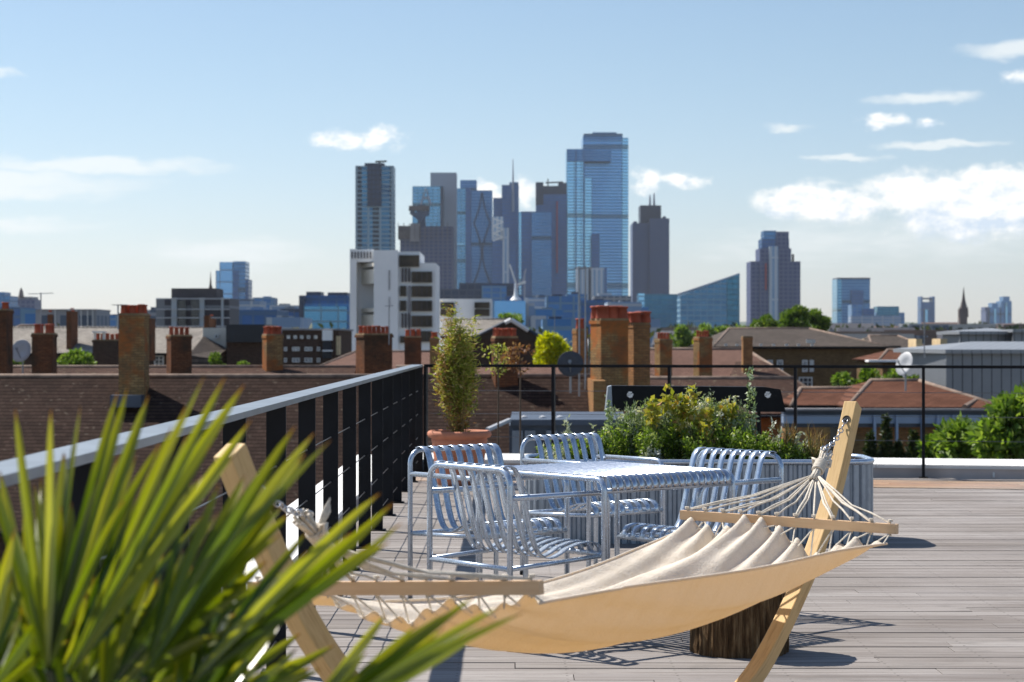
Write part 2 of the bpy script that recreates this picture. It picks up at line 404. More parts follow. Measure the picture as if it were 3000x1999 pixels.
gr = t.m('SINE', t.m('MULTIPLY', ps[1], 2 * math.pi / .0242))
col = t.mix(t.m('MULTIPLY', t.smooth(gr, .55, .95), .38), col, (.12, .10, .09))
sx = t.m('ABSOLUTE', t.m('SUBTRACT', t.m('FRACT', t.m('DIVIDE', ps[0], .45)), .5)); by = t.m('FRACT', t.m('DIVIDE', t.m('SUBTRACT', ps[1], .3), .1455)); sy = t.m('ABSOLUTE', t.m('SUBTRACT', t.m('ABSOLUTE', t.m('SUBTRACT', by, .5)), .27))
scr = t.m('MULTIPLY', t.m('LESS_THAN', sx, .011), t.m('LESS_THAN', sy, .034)); col = t.mix(t.m('MULTIPLY', scr, .8), col, (.04, .035, .03))
st2 = t.noise(t.comb(t.m('MULTIPLY', ps[0], 1.6), t.m('MULTIPLY', ps[1], 2.4), 3.), 1., 6, .7); col = t.mix(t.m('MULTIPLY', t.smooth(st2, .52, .68), .4), col, (.13, .12, .11))
P_(t, b, col, .78, 0, .3, t.bump(t.m('ADD', t.m('MULTIPLY', gr, -.6), g2), .003, .8)); MT['deck'] = m
m2 = m.copy(); m2.name = 'newer_decking'
for n in m2.node_tree.nodes:
    if n.type == 'VALTORGB':
        for e, c_ in zip(n.color_ramp.elements, ((.38, .20, .10), (.46, .26, .14), (.52, .33, .19), (.42, .25, .14), (.54, .37, .23))): e.color = (*c_, 1)
MT['deck2'] = m2

def deck():
    mb = MB(); y = .3; p = .1455
    while y < 20.9:
        x = -1.22 - rng.random() * 2.4
        while x < 9.5:
            x1 = min(x + 3.6, 9.5); x0 = max(x, -1.22)
            if x1 > x0 + .02:
                # clip to the far railing line
                if y + p < farline(x0) + .12 or y + p < farline(x1) + .12:
                    r_ = rng.random(); z = rng.uniform(-.0015, .0015)
                    pts = [(x0 + .002, y + .0025), (x1 - .002, y + .0025), (x1 - .002, min(y + p - .0025, farline(x1) + .14)), (x0 + .002, min(y + p - .0025, farline(x0) + .14))]
                    if pts[2][1] > pts[1][1] and pts[3][1] > pts[0][1]:
                        k = len(mb.u); mb.prism(pts, -.028, z)
                        for q in range(k, len(mb.u)): mb.u[q] = [(r_, 0)] * len(mb.u[q])
            x = x1
        y += p
    return tag(mb.build('decking', MT['deck'], None), kind='structure')
deck()
mb = MB(); a, bb = -1.2, 9.5
for k in range(7):                      # warmer replacement boards in front of the far kerb, laid along it
    y0 = -1.42 + k * .145; x = -1.2
    if k in (): continue
    while x < 9.4:
        x1 = min(9.4, x + rng.choice((2.4, 3.0, 3.6))); j = len(mb.u)
        mb.prism([(x + .003, farline(x) + y0 + .003), (x1 - .003, farline(x1) + y0 + .003), (x1 - .003, farline(x1) + y0 + .142), (x + .003, farline(x) + y0 + .142)], .002, .006 + rng.random() * .001)
        r_ = rng.random()
        for q in range(j, len(mb.u)): mb.u[q] = [(r_, 0)] * len(mb.u[q])
        x = x1
tag(mb.build('deck_border_boards', MT['deck2']), kind='structure')
tag(MB().prism([(-1.22, .2), (9.5, .2), (9.5, farline(9.5) + .14), (-1.22, farline(-1.22) + .14)], -.3, -.03).build('deck_substrate', MT['black']), kind='structure')

# kerbs with white coping, one thing each
def kerb(name, label, A, B, width, zc=.12, clips=()):
    A, B = Vector((*A, 0)), Vector((*B, 0)); dr = (B - A).normalized(); nn = Vector((-dr.y, dr.x, 0))
    r = thing(name, label, 'parapet', A)
    inv = -A
    mb = MB(); q = [A, B, B + nn * width, A + nn * width]; mb.prism([(p.x - A.x, p.y - A.y) for p in q], -3.2, zc - .03); mb.build('upstand', MT['upstand'], r)
    mb = MB(); ov = .012; L = (B - A).length; x = 0
    while x < L:
        x1 = min(L, x + 2.5); a_ = A + dr * (x + .002) - nn * ov; b_ = A + dr * (x1 - .002) - nn * ov
        mb.prism([(p.x - A.x, p.y - A.y) for p in (a_, b_, b_ + nn * (width + 2 * ov), a_ + nn * (width + 2 * ov))], zc - .03, zc); x = x1
    mb.build('coping', MT['white_coping'], r, bevel=.003)
    for cpos in clips:
        p = A + dr * cpos - nn * .012 - A
        MB().box((p.x, p.y, .035), (.02, .012, .05), math.atan2(dr.y, dr.x)).build('bracket', MT['white'], r)
    return r
cx0 = -1.24; cyy = farline(cx0) + .15
dsl = Vector((1, -.2, 0)).normalized()
kerb('parapet_kerb', 'low parapet with broad white coping along the far edge of the deck', (cx0, cyy), (cx0 + dsl.x * 11, cyy + dsl.y * 11), 1.22, clips=(4.9, 6.15, 7.6, 8.4, 9.2))
kerb('parapet_kerb', 'low white-topped parapet running outside the black fin railing', (cx0 - .02, -.5), (cx0 - .02, cyy + .8), .42)
# ---------------------------------------------------------------- railings
def railing(name, label, pts, side, capw, ydir, cablez=(.85, .61, .37, .13), extra=None):
    """posts = upright flat bars; pts list of (x,y); side: unit vector across the rail"""
    A = Vector((pts[0][0], pts[0][1], 0)); r = thing(name, label, 'railing', A)
    B = Vector((pts[-1][0], pts[-1][1], 0)); dr = (B - A).normalized(); sd = Vector((-dr.y, dr.x, 0)) * side
    ang = math.atan2(dr.y, dr.x)
    mb = MB(); L = (B - A).length; mid = (B - A) / 2 + sd * (capw[0] / 2 - .0)
    MB().box((mid.x, mid.y, 1.108), (L + .02, capw[0], capw[1]), ang).build('handrail', MT['rail_cap' if capw[0] > .06 else 'rail_bar'], r, bevel=.002)
    for p in pts:
        q = Vector((p[0], p[1], 0)) - A + sd * .04
        mb = MB().box((q.x, q.y, .55), (.016 if capw[0] > .06 else .03, .08, 1.1), ang)
        o = mb.build('post', MT['rail_bar'], r, bevel=.001)
        fb = MB().box((q.x, q.y, .006), (.09, .12, .01), ang)
        fb.build('foot_plate', MT['rail_bar'], o)
        gl = MB()
        for z in cablez: gl.tube([q + Vector((0, 0, z)) - dr * .022, q + Vector((0, 0, z)) + dr * .022], .0055, 6)
        gl.build('cable_clamp', MT['cable'], o)
    for z in cablez:
        a_, b_ = sd * .04 + Vector((0, 0, z)), (B - A) + sd * .04 + Vector((0, 0, z))
        MB().tube([a_, b_], .003, 5).build('cable', MT['cable'], r)
    return r
ys = [2.04 + k * 1.23 for k in range(16)]; ys = [y for y in ys if y < 20.6] + [20.78]
railing('fin_railing', 'black railing with broad flat fins and grey handrail down the left side', [(-.93, y) for y in ys], 1, (.115, .022), 0)
xs = [-.93 + .02, .42, 1.60, 2.85, 4.09, 5.35, 6.6, 7.9]
railing('slim_railing', 'slim black railing with thin uprights across the back of the deck', [(x, farline(x)) for x in xs], 1, (.045, .03), 0, (.85, .61, .37, .13))

# ================================================================ TABLE AND CHAIRS
TR = .0135
def table():
    A = Vector((.414, 8.93, 0)); u = Vector((.768, .64, 0)).normalized(); w = Vector((-.64, .768, 0)).normalized()
    r = thing('slatted_table', 'square galvanised steel table with rounded slatted top among four chairs', 'table', A, math.atan2(u.y, u.x))
    LX, LY = .825, .90; g = MT['galv']
    for x in (0, LX):
        p = [(x, 0, .02)] + arc((x, 0, .742), (0, 0, -1), (0, 1, 0), .05) + arc((x, LY, .742), (0, -1, 0), (0, 0, -1), .05) + [(x, LY, .02)]
        MB().tube(p, TR, 10).build('leg_frame', g, r, smooth=True)
        for y in (0, LY): MB().tube([(x, y, 0), (x, y, .022)], TR + .001, 10).build('foot', MT['black'], r)
    for y in (0, LY): MB().tube([(0, y, .69), (LX, y, .69)], TR * .9, 8).build('cross_rail', g, r, smooth=True)
    mb = MB(); n = 18; pitch = (LX - .05) / n; tw = pitch * .72
    for i in range(n):
        xc = .025 + pitch * (i + .5); path = [(0, -.018 + .0, .69)] + [(0, -.018 + .05 * (1 - math.cos(a)), .705 + .05 * math.sin(a)) for a in [k * math.pi / 2 / 6 for k in range(7)]]
        path += [(0, LY + .018 - .05 * (1 - math.cos(a)), .705 + .05 * math.sin(a)) for a in [k * math.pi / 2 / 6 for k in range(6, -1, -1)]] + [(0, LY + .018, .69)]
        mb.strip([[(xc - tw / 2, y, z), (xc, y, z + .0015), (xc + tw / 2, y, z)] for _, y, z in path])
    o = mb.build('slatted_top', MT['galv_top'], r, smooth=True, solid=.004)
    return r
table()

def make_chair(label):
    Wd = .58; h = Wd / 2; g = MT['galv']
    r = thing('armchair', label, 'chair', (0, 0, 0), 0, 'galvanised steel armchairs round the table')
    # local frame: x across, rear frame at y=-.29, front at y=+.29
    p = [(-h, -h, .02)] + arc((-h, -h, .795), (0, 0, -1), (1, 0, 0), .07) + arc((h, -h, .795), (-1, 0, 0), (0, 0, -1), .07) + [(h, -h, .02)]
    MB().tube(p, TR, 10).build('rear_frame', g, r, smooth=True)
    for x in (-h, h):
        p = [(x, -h + .01, .672)] + arc((x, h, .672), (0, -1, 0), (0, 0, -1), .06) + [(x, h, .02)]
        MB().tube(p, TR, 10).build('armrest', g, r, smooth=True)
        for y in (-h, h): MB().tube([(x, y, 0), (x, y, .022)], TR + .001, 10).build('foot', MT['black'], r)
    MB().tube([(-h, h, .385), (h, h, .385)], TR * .9, 8).build('seat_rail', g, r, smooth=True)
    MB().tube([(-h, -h, .36), (h, -h, .36)], TR * .9, 8).build('seat_rail', g, r, smooth=True)
    for x in (-h, h): MB().tube([(x, -h, .36), (x, h, .385)], TR * .8, 8).build('side_rail', g, r, smooth=True)
    top = [(-.296, .806), (-.275, .812), (-.25, .812), (-.226, .802), (-.207, .782), (-.194, .752), (-.176, .69), (-.155, .62), (-.136, .55), (-.118, .49), (-.100, .445), (-.078, .412), (-.05, .392)]
    seat = [(-.05, .392), (-.02, .386), (.01, .390), (.045, .402), (.09, .425), (.16, .442), (.22, .447), (.265, .438), (.292, .415), (.300, .388), (.292, .370)]
    n = 8; x0, x1 = -.235, .235; pitch = (x1 - x0) / (n - 1); tw = .038
    for nm, path in (('backrest', top), ('seat', seat)):
        mb = MB()
        for i in range(n):
            xc = x0 + i * pitch
            mb.strip([[(xc - tw / 2, y, z), (xc, y + .001, z + .001), (xc + tw / 2, y, z)] for y, z in path])
        mb.build(nm, g, r, smooth=True, solid=.0035)
    return r
# position by rear corner A (local x=-h end) and direction of the rear frame
def chair_pose(rl, face):
    """rl: rear corner seen as local -x; face: facing direction (unit). local +y=face, local +x = face rotated -90"""
    f_ = Vector((*face, 0)).normalized(); x_ = Vector((f_.y, -f_.x, 0)); c = Vector((*rl, 0)) + x_ * .29 + f_ * .29
    return c, math.atan2(-f_.x, f_.y)
specs = [((-.38, 9.195), (.768, .64), 'galvanised slatted armchair nearest the hammock, seen from behind its back'),
         ((-.086, 10.77), (.64, -.768), 'galvanised slatted armchair beside the black fin railing, in front of the clay pot'),
         ((.505, 12.0), (.64, -.768), 'galvanised slatted armchair at the far side of the table, against the steel planter'),
         ((1.346, 9.95), (-.768, -.64), 'galvanised slatted armchair behind the hammock ropes, its bright back slats showing')]
ch = None
for rl, f_, lb in specs:
    c, a = chair_pose(rl, f_)
    if ch is None: ch = make_chair(lb); ch.location = c; ch.rotation_euler.z = a
    else: dup(ch, c, a, lb)

# ================================================================ HAMMOCK
GL, GR = Vector((-.477, 4.73, .92)), Vector((1.154, 7.40, .92)); AX = (GR - GL); AX.z = 0; SP = AX.length; AX.normalize(); PX_ = Vector((AX.y, -AX.x, 0))
m, t, b = newmat('pine_wood'); oc = t.objc()
gn = t.noise(t.scl(t.uv(), (60, 5, 1)), 1., 5, .6); kn = t.noise(t.scl(t.uv(), (9, 3.2, 1)), 1., 2)
cc = t.ramp(gn, [(.3, (.62, .40, .16)), (.5, (.70, .47, .21)), (.7, (.50, .29, .105))]); cc = t.mix(t.smooth(kn, .70, .76), cc, (.30, .13, .04))
P_(t, b, cc, .6, 0, .35); MT['pine'] = m
m, t, b = newmat('beech_bar'); gn = t.noise(t.scl(t.uv(), (8, 70, 1)), 1., 4)
P_(t, b, t.mix(gn, (.62, .38, .20), (.78, .55, .33)), .5, 0, .4); MT['beech'] = m
# outward distance from gather -> stand height
prof = [(.303, 1.12), (.18, .915), (.053, .732), (-.08, .585), (-.206, .476), (-.41, .325), (-.619, .205), (-.9, .115), (-1.25, .075), (-SP / 2, .065)]
path = [GL - AX * s_ for s_, z in prof]; path = [Vector((p.x, p.y, z)) for p, (s_, z) in zip(path, prof)]
path2 = [GR + AX * s_ for s_, z in prof]; path2 = [Vector((p.x, p.y, z)) for p, (s_, z) in zip(path2, prof)][::-1]
full = path + path2[1:]
def catmull(pts, k=4):
    out = []; n = len(pts)
    for i in range(n - 1):
        p0, p1, p2, p3 = pts[max(i - 1, 0)], pts[i], pts[i + 1], pts[min(i + 2, n - 1)]
        for j in range(k):
            q = j / k; out.append(.5 * ((2 * p1) + (p2 - p0) * q + (2 * p0 - 5 * p1 + 4 * p2 - p3) * q * q + (3 * p1 - p0 - 3 * p2 + p3) * q ** 3))
    return out + [pts[-1]]
st = thing('hammock_stand', 'curved pale pine stand carrying the hammock between its two raised ends', 'hammock stand', ((GL + GR) / 2) * 1)
st.location.z = 0; so = st.location.copy()
def beam(pts, wx, wz, name):
    mb = MB(); rows = []; L = 0; n = len(pts)
    for i, p in enumerate(pts):
        T = (pts[min(i + 1, n - 1)] - pts[max(i - 1, 0)]).normalized(); N_ = PX_.cross(T).normalized()
        if i: L += (p - pts[i - 1]).length
        rows.append([mb.vert(p - so + PX_ * a * wx / 2 + N_ * b_ * wz / 2) for a, b_ in ((-1, -1), (1, -1), (1, 1), (-1, 1))] + [L])
    for i in range(n - 1):
        A, B = rows[i], rows[i + 1]
        for k in range(4):
            mb.f.append([A[k], A[(k + 1) % 4], B[(k + 1) % 4], B[k]]); w0 = k * .07
            mb.u.append([(w0, A[4]), (w0 + .07, A[4]), (w0 + .07, B[4]), (w0, B[4])])
    mb.f.append(rows[0][3::-1]); mb.u.append([(0, 0)] * 4); mb.f.append(rows[-1][:4]); mb.u.append([(0, 0)] * 4)
    return weld(mb.build(name, MT['pine'], st, bevel=.004))
sm = catmull(full)
beam(sm, .053, .062, 'arc_beam')
for e, sgn in ((0, -1), (1, 1)):
    c = (GL if e == 0 else GR) - AX * sgn * .95 - so
    MB().box((c.x, c.y, .03), (.07, 1.1, .06), math.atan2(AX.y, AX.x)).build('cross_foot', MT['pine'], st, bevel=.004)
# eye holes: black discs paint the shaded inside, each with a rim
EYE = []
for Gx, sg in ((GL, -1), (GR, 1)):
    q = Gx + AX * sg * .262; q.z = 1.050; T = Vector((AX.x * sg * .52, AX.y * sg * .52, .85)).normalized(); NN = Vector((-AX.x * sg * .85, -AX.y * sg * .85, .52)); EYE.append(q + NN * .035)
    for side in (1,):
        c = q + NN * .0315 - so; mb = MB(); n = 18
        mb.tube([c - NN * .006, c + NN * .0015], .0135, 18); mb.build('eye_hole_shade', MT['black'], st)
        ringp = [c + NN * .0015 + PX_ * math.cos(k / n * 6.2832) * .0145 + T * math.sin(k / n * 6.2832) * .0145 for k in range(n)]
        MB().tube(ringp, .0016, 5, closed=True).build('eyelet', MT['brown_panel'], st)
# chains
def chain(A, B, label):
    A, B = Vector(A), Vector(B); r = thing('chain', label, 'chain', A); n = max(6, int((B - A).length / .0215)); dv = (B - A) / n; T = dv.normalized(); U = T.orthogonal().normalized(); V = T.cross(U); mb = MB()
    for i in range(n):
        sag = Vector((0, 0, -.03 * math.sin(math.pi * (i + .5) / n))); c = dv * (i + .5) + sag; a_ = U if i % 2 else V; th = .35
        a_ = a_ * math.cos(th) + T.cross(a_) * math.sin(th)
        mb.tube([c + T * math.sin(k / 12 * 6.2832) * .0145 + a_ * math.cos(k / 12 * 6.2832) * .0085 for k in range(12)], .0024, 5, closed=True)
    mb.build('links', MT['chain'], r, smooth=True); return r
topL = GL - AX * .245; topL.z = 1.03; topR = GR + AX * .238; topR.z = 1.035
chain(EYE[0], GL + Vector((0, 0, .035)), 'steel chain hanging from the near left end of the hammock stand')
chain(EYE[1], GR + Vector((0, 0, .045)), 'steel chain hanging from the tall right end of the hammock stand')

m, t, b = newmat('cotton_cloth'); n_ = t.noise(t.scl(t.uv(), (7, 30, 1)), 1., 5, .65); wv = t.noise(t.scl(t.uv(), (150, 340, 1)), 1., 3)
cl = t.mix(t.smooth(n_, .35, .7), (.94, .925, .86), (.89, .865, .78)); cl = t.mix(t.m('MULTIPLY', wv, .3), cl, (.45, .36, .25))
P_(t, b, cl, .95, 0, .1, t.bump(t.m('ADD', wv, t.m('MULTIPLY', n_, 4.)), .004, .7))
tr = t.new('ShaderNodeBsdfTranslucent'); t.put(tr.inputs[0], (1.0, .73, .34, 1)); mx = t.new('ShaderNodeMixShader'); mx.inputs[0].default_value = .33
t.l.new(b.outputs[0], mx.inputs[1]); t.l.new(tr.outputs[0], mx.inputs[2]); t.l.new(mx.outputs[0], t.n['Material Output'].inputs[0]); MT['cloth'] = m
MT['cord'] = plain('cotton_cord', (.66, .60, .51), .95, 0, .12, 90, .1)
hm = thing('hammock', 'cream cotton hammock with two wooden spreader bars slung in front of the table', 'hammock', so)
BLc, BRc = GL + AX * .322, GR - AX * .322; BLc.z = .742; BRc.z = .718
bl = (BLc - PX_ * .445 + Vector((0, 0, -.028)), BLc + PX_ * .445 + Vector((0, 0, .032))); br = (BRc - PX_ * .425 + Vector((0, 0, .006)), BRc + PX_ * .412 + Vector((0, 0, -.006)))
for a_, b_ in (bl, br):
    d_ = (b_ - a_); c = (a_ + b_) / 2 - so; X_ = d_.normalized(); Y_ = Vector((0, 0, 1)).cross(X_).normalized(); Z_ = X_.cross(Y_)
    M_ = Matrix.Translation(c) @ Matrix((X_, Y_, Z_)).transposed().to_4x4()
    MB().box(None, (d_.length, .022, .034), M=M_).build('spreader_bar', MT['beech'], hm, bevel=.003)
# cloth
NS, NV = 90, 120; rows = []; fr = random.Random(11)
lam = [(fr.uniform(2.5, 4), fr.uniform(0, 6), 1.0), (fr.uniform(6, 7.5), fr.uniform(0, 6), .75), (fr.uniform(11, 13), fr.uniform(0, 6), .35)]
NL = 11
def cloth_pt(s, v):
    """s 0..1 from left bar to right bar, v -1 (far edge) .. 1 (near edge)"""
    inset = .034
    q = (v + 1) / 2; A = bl[0].lerp(bl[1], .03 + .94 * q); B = br[0].lerp(br[1], .03 + .94 * q); A = A + AX * inset; B = B - AX * inset
    scal = abs(math.sin(math.pi * q * NL)) ** .7 * .014
    L = (B - A).length
    ss = s
    p = A.lerp(B, ss); 
    bell = 4 * s * (1 - s)
    z = A.z + (B.z - A.z) * s - .034 - bell * (.028 * q + .092 * (1 - q))   # edges hang, the far one more
    sh = 1 - ((.32 - v) / 1.32) ** 2 if v < .32 else 1 - ((v - .32) / .68) ** 2.2
    dep = (.02 + .137 * bell ** .8) * sh                                # belly between the edges
    z -= dep
    near = v ** 5 if v > 0 else 0
    p = p + PX_ * (-.05 * bell * v)                                     # narrows in the middle
    # folds, strongest next to the bars
    amp = .036 * ((1 - s) ** 2 * .6 + min(1., s * 1.5) ** 1.1) * min(1, 5 * (1 - abs(v)) + .06)
    fo = sum(w_ * math.sin(l_ * (v + .22 * math.sin(2.1 * s + l_)) + ph + (1 - s) * 1.3) for l_, ph, w_ in lam)
    fold2 = (.018 if s > .5 else .011) * max(0, 1 - min(s, 1 - s) / .20) ** 1.4 * math.cos(math.pi * 2 * q * NL)
    z += amp * fo - fold2 + .003 * math.sin(37 * v + 9 * s) * (s > .2)
    edge = max(0, 1 - min(s, 1 - s) / .05)
    p = p + AX * (scal * edge * (1 if s < .5 else -1))
    return Vector((p.x, p.y, z)) - so
for i in range(NS + 1): rows.append([cloth_pt(i / NS, -1 + 2 * k / NV) for k in range(NV + 1)])
MB().strip(rows).build('cloth', MT['cloth'], hm, smooth=True, solid=.0015)
hemp = MB()
for v in (-1, 1): hemp.tube([cloth_pt(i / NS, v) + Vector((0, 0, .002)) for i in range(NS + 1)], .0042, 6)
hemp.build('hem', MT['cloth'], hm, smooth=True)
# cords from the gathering knot to the bar, and lacing from the bar to the cloth
for Gx, bar, sg, s0 in ((GL, bl, 1, 0.), (GR, br, -1, 1.)):
    NC = 12; G0 = Gx - so; knotdir = AX * sg * .8 + Vector((0, 0, -.6)); knotdir.normalize(); G1 = G0 + knotdir * .085
    for i in range(NC):
        q = .03 + .94 * i / (NC - 1); e = bar[0].lerp(bar[1], q) - so + Vector((0, 0, .02)); off = PX_ * (q - .5) * .03 + Vector((0, 0, .006 * math.sin(i * 2.3)))
        mid = (G1 + e) / 2 + Vector((0, 0, -.012 - .006 * (i % 3)))
        MB().tube([G1 + off * .6, (G1 + off).lerp(mid, .5), mid, mid.lerp(e, .5) + Vector((0, 0, .004)), e, e + Vector((0, 0, -.045))], .0036 if i % 2 else .0046, 6).build('cord', MT['cord'], hm, smooth=True)
        if i % 2 == 0:
            MB().tube([G1 + off * .6, mid + PX_ * .012, e + PX_ * .008], .003, 5).build('cord', MT['cord'], hm, smooth=True)
        lz = MB(); bt = e + Vector((0, 0, -.055))
        for dv in (-.36, .36):
            qq = min(1, max(0, q + dv / NC)); v = -1 + 2 * qq
            lz.tube([bt + Vector((0, 0, .02)), cloth_pt(s0 + (.012 if s0 == 0 else -.012), max(-.995, min(.995, v)))], .0028, 5)
        lz.build('lacing', MT['cord'], hm)
        MB().tube([e + Vector((0, 0, .004)), e + Vector((0, 0, .012))], .008, 8).build('knot', MT['cord'], hm)
    # gathered loop and whipping
    T = knotdir; U = T.orthogonal().normalized(); V = T.cross(U); lp = MB()
    for k in range(9):
        a0 = k / 9 * 6.28; o_ = U * math.cos(a0) * .011 + V * math.sin(a0) * .011
        lp.tube([G0 - T * .05 + o_ * 1.9, G0 - T * .02 + o_ * 1.5, G0 + o_ * 1.1, G1 + o_ * 1.0, G1 + T * .03 + o_ * 1.3], .0045, 6)
    lp.build('gathered_loop', MT['cord'], hm, smooth=True)
    kn = MB()
    for k in range(6):
        c = G0 + T * (.012 + k * .0085); kn.tube([c + U * math.cos(j / 14 * 6.2832) * .0195 + V * math.sin(j / 14 * 6.2832) * .0195 for j in range(14)], .0052, 6, closed=True)
    c = G0 + T * .02
    for e_ in (U, V): kn.tube([c + e_ * .015, c + e_ * .045 + Vector((0, 0, .02)), c + e_ * .05 + Vector((0, 0, .045)), c + e_ * .03 + Vector((0, 0, .03)), c + e_ * .012], .006, 6)
    kn.build('whipping', MT['cord'], hm, smooth=True)

# ================================================================ STUMP
m, t, b = newmat('tree_bark'); sv = t.sep(t.uv())
gn = t.noise(t.comb(t.m('MULTIPLY', sv[0], 60.), t.m('MULTIPLY', sv[1], 5.), 0.), 1., 6, .7)
P_(t, b, t.ramp(gn, [(.3, (.03, .018, .01)), (.48, (.12, .07, .035)), (.6, (.24, .155, .08)), (.75, (.36, .26, .15))]), .95, 0, .1, t.bump(gn, .03, 1.)); MT['bark'] = m
m, t, b = newmat('sawn_end'); oc = t.sep(t.objc()); rr = t.m('SQRT', t.m('ADD', t.m('MULTIPLY', oc[0], oc[0]), t.m('MULTIPLY', oc[1], oc[1])))
P_(t, b, t.mix(t.smooth(t.m('SINE', t.m('MULTIPLY', rr, 420.)), -.5, .8), (.42, .27, .14), (.30, .17, .08)), .8); MT['sawn'] = m
stp = thing('log_stool', 'dark barked log stool standing on the deck under the hammock', 'log stool', (1.0, 8.76, 0))
mb = MB(); rows = []; nr = random.Random(3); n = 96; br_ = [.208 + .006 * math.sin(5 * a) + nr.uniform(-.006, .006) for a in [k / n * 6.2832 for k in range(n)]]
for j in range(13):
    z = .42 * j / 12; rows.append([(br_[k % n] * (1.03 - .03 * j / 12) * math.cos(k / n * 6.2832) + nr.uniform(-.0015, .0015), br_[k % n] * (1.03 - .03 * j / 12) * math.sin(k / n * 6.2832), z) for k in range(n + 1)])
mb.strip(rows); mb.u = [[(a * 1.3, b_ * .42) for a, b_ in f] for f in mb.u]
mb.build('bark', MT['bark'], stp)
MB().prism([(br_[k] * math.cos(k / n * 6.2832) * .995, br_[k] * math.sin(k / n * 6.2832) * .995) for k in range(n)], .40, .424).build('sawn_top', MT['sawn'], stp)

# ================================================================ PLANTER
pl = thing('planter_trough', 'long ribbed galvanised planter full of herbs behind the table', 'planter', (.1, 13.4, 0))
def rr_path(x0, x1, y0, y1, rad, n=8):
    out = []
    for cx, cy_, a0 in ((x1 - rad, y0 + rad, -90), (x1 - rad, y1 - rad, 0), (x0 + rad, y1 - rad, 90), (x0 + rad, y0 + rad, 180)):
        for k in range(n + 1): a = R(a0 + 90 * k / n); out.append(Vector((cx + math.cos(a) * rad, cy_ + math.sin(a) * rad, 0)))
    return out
def resample(pts, st):
    pts = pts + [pts[0]]; L = [0]
    for i in range(1, len(pts)): L.append(L[-1] + (pts[i] - pts[i - 1]).length)
    n = int(L[-1] / st); out = []; j = 0
    for k in range(n):
        d_ = L[-1] * k / n
        while L[j + 1] < d_: j += 1
        f_ = (d_ - L[j]) / max(1e-9, L[j + 1] - L[j]); T = (pts[j + 1] - pts[j]).normalized(); out.append((pts[j].lerp(pts[j + 1], f_), Vector((T.y, -T.x, 0)), d_))
    return out
PLW = 2.36; pth = rr_path(0, PLW, 0, .75, .22)
rs_ = resample(pth, .0104); rows = []
for z in (0, .53): rows.append([p + N_ * (.0085 * (1 if (d_ % .062) < .034 else -1)) + Vector((0, 0, z)) for p, N_, d_ in rs_]); rows[-1].append(rows[-1][0])
MB().strip(rows).build('ribbed_wall', MT['planter'], pl)
MB().tube([p + Vector((0, 0, .55)) for p, N_, d_ in resample(pth, .04)], .019, 8, closed=True).build('rolled_rim', MT['galv'], pl, smooth=True)
MB().prism([(p.x, p.y) for p, N_, d_ in resample(rr_path(.01, PLW - .01, .01, .74, .21), .08)], .40, .50).build('soil', MT['soil'], pl)

# black lamp trough behind the planter
bx = thing('black_signboard', 'long matt black signboard with white bird emblems behind the planted trough', 'signboard', (P(2035, 1165, 15.6).x, 15.6, 0))
bX = bx.location.x; sc_ = 15.6 / F
def bxp(px, py, dy=0.): return Vector(((px - CX) * sc_ - bX, dy, H + (CY - py) * sc_))
mb = MB()
def slab(pts, y0, y1):
    n = len(pts); a_ = [bxp(*p, y0) for p in pts]; b_ = [bxp(*p, y1) for p in pts]
    mb.face(a_); mb.face(b_[::-1])
    for i in range(n): mb.face((a_[(i + 1) % n], a_[i], b_[i], b_[(i + 1) % n]))
slab([(1795, 1203), (1868, 1203), (1905, 1185), (2160, 1185), (2200, 1206), (2300, 1207), (2285, 1141), (2240, 1134), (1792, 1130)], -.04, .12)
mb.build('casing', MT['black'], bx, bevel=.006)
mb = MB(); slab([(1774, 1200), (1794, 1203), (1791, 1130), (1781, 1133)], -.035, .14); mb.build('end_cap', MT['planter'], bx)
for ex in (1846, 2248):                       # white bird emblem: body and fanned wing strokes
    mb = MB(); c = bxp(ex, 1157, -.046)
    def tri(*pp): mb.face([c + Vector((x * sc_, 0, z * sc_)) for x, z in pp])
    tri((-11, -2), (-2, -9), (5, -7), (2, 0)); tri((2, 0), (5, -7), (9, 3), (6, 5)); tri((-11, 0), (2, 1), (4, 4), (-9, 5)); tri((-8, 6), (4, 5), (5, 9), (-5, 10))
    mb.build('bird_emblem', MT['white'], bx)
for lx in (1850, 2225):
    for dx in (-14, 14): MB().tube([bxp(lx, 1195, .04), bxp(lx + dx, 1000 + F * H / 15.6 - 1, .04)], .012, 6).build('leg', MT['black'], bx)

# ================================================================ POTTED BAMBOO
PC = Vector((-.50, 18.9, 0))
pt = thing('clay_pot', 'wide terracotta pot with rolled rim at the corner of the railings', 'plant pot', PC)
MB().lathe([(.02, .0), (.20, 0), (.215, .03), (.245, .28), (.258, .40), (.268, .43), (.262, .435), (.264, .445), (.295, .455), (.305, .475), (.303, .50), (.285, .515), (.262, .51), (.25, .47), (.245, .44)], (0, 0, 0), 40).build('pot_wall', MT['terracotta'], pt, smooth=True)
MB().lathe([(.001, .455), (.15, .46), (.247, .45)], (0, 0, 0), 24).build('soil', MT['soil'], pt)
MT['bamboo_leaf'] = leafmat('bamboo_leaf', [(0, (.11, .15, .018)), (.3, (.25, .30, .035)), (.6, (.42, .44, .08)), (.82, (.48, .40, .13)), (1, (.60, .50, .28))], .32)
MT['bamboo_dry'] = leafmat('dry_leaf', [(0, (.20, .09, .02)), (.5, (.38, .19, .05)), (1, (.45, .28, .10))], .25)
MT['culm'] = plain('bamboo_culm', (.22, .15, .05), .6, 0, .3, 20)
bp = thing('potted_bamboo', 'tall feathery yellow-green bamboo growing in the terracotta pot', 'bamboo', (PC.x, PC.y, .45))
g = np.random.default_rng(5); mb = MB(); LC = []; LD = []; dry = []
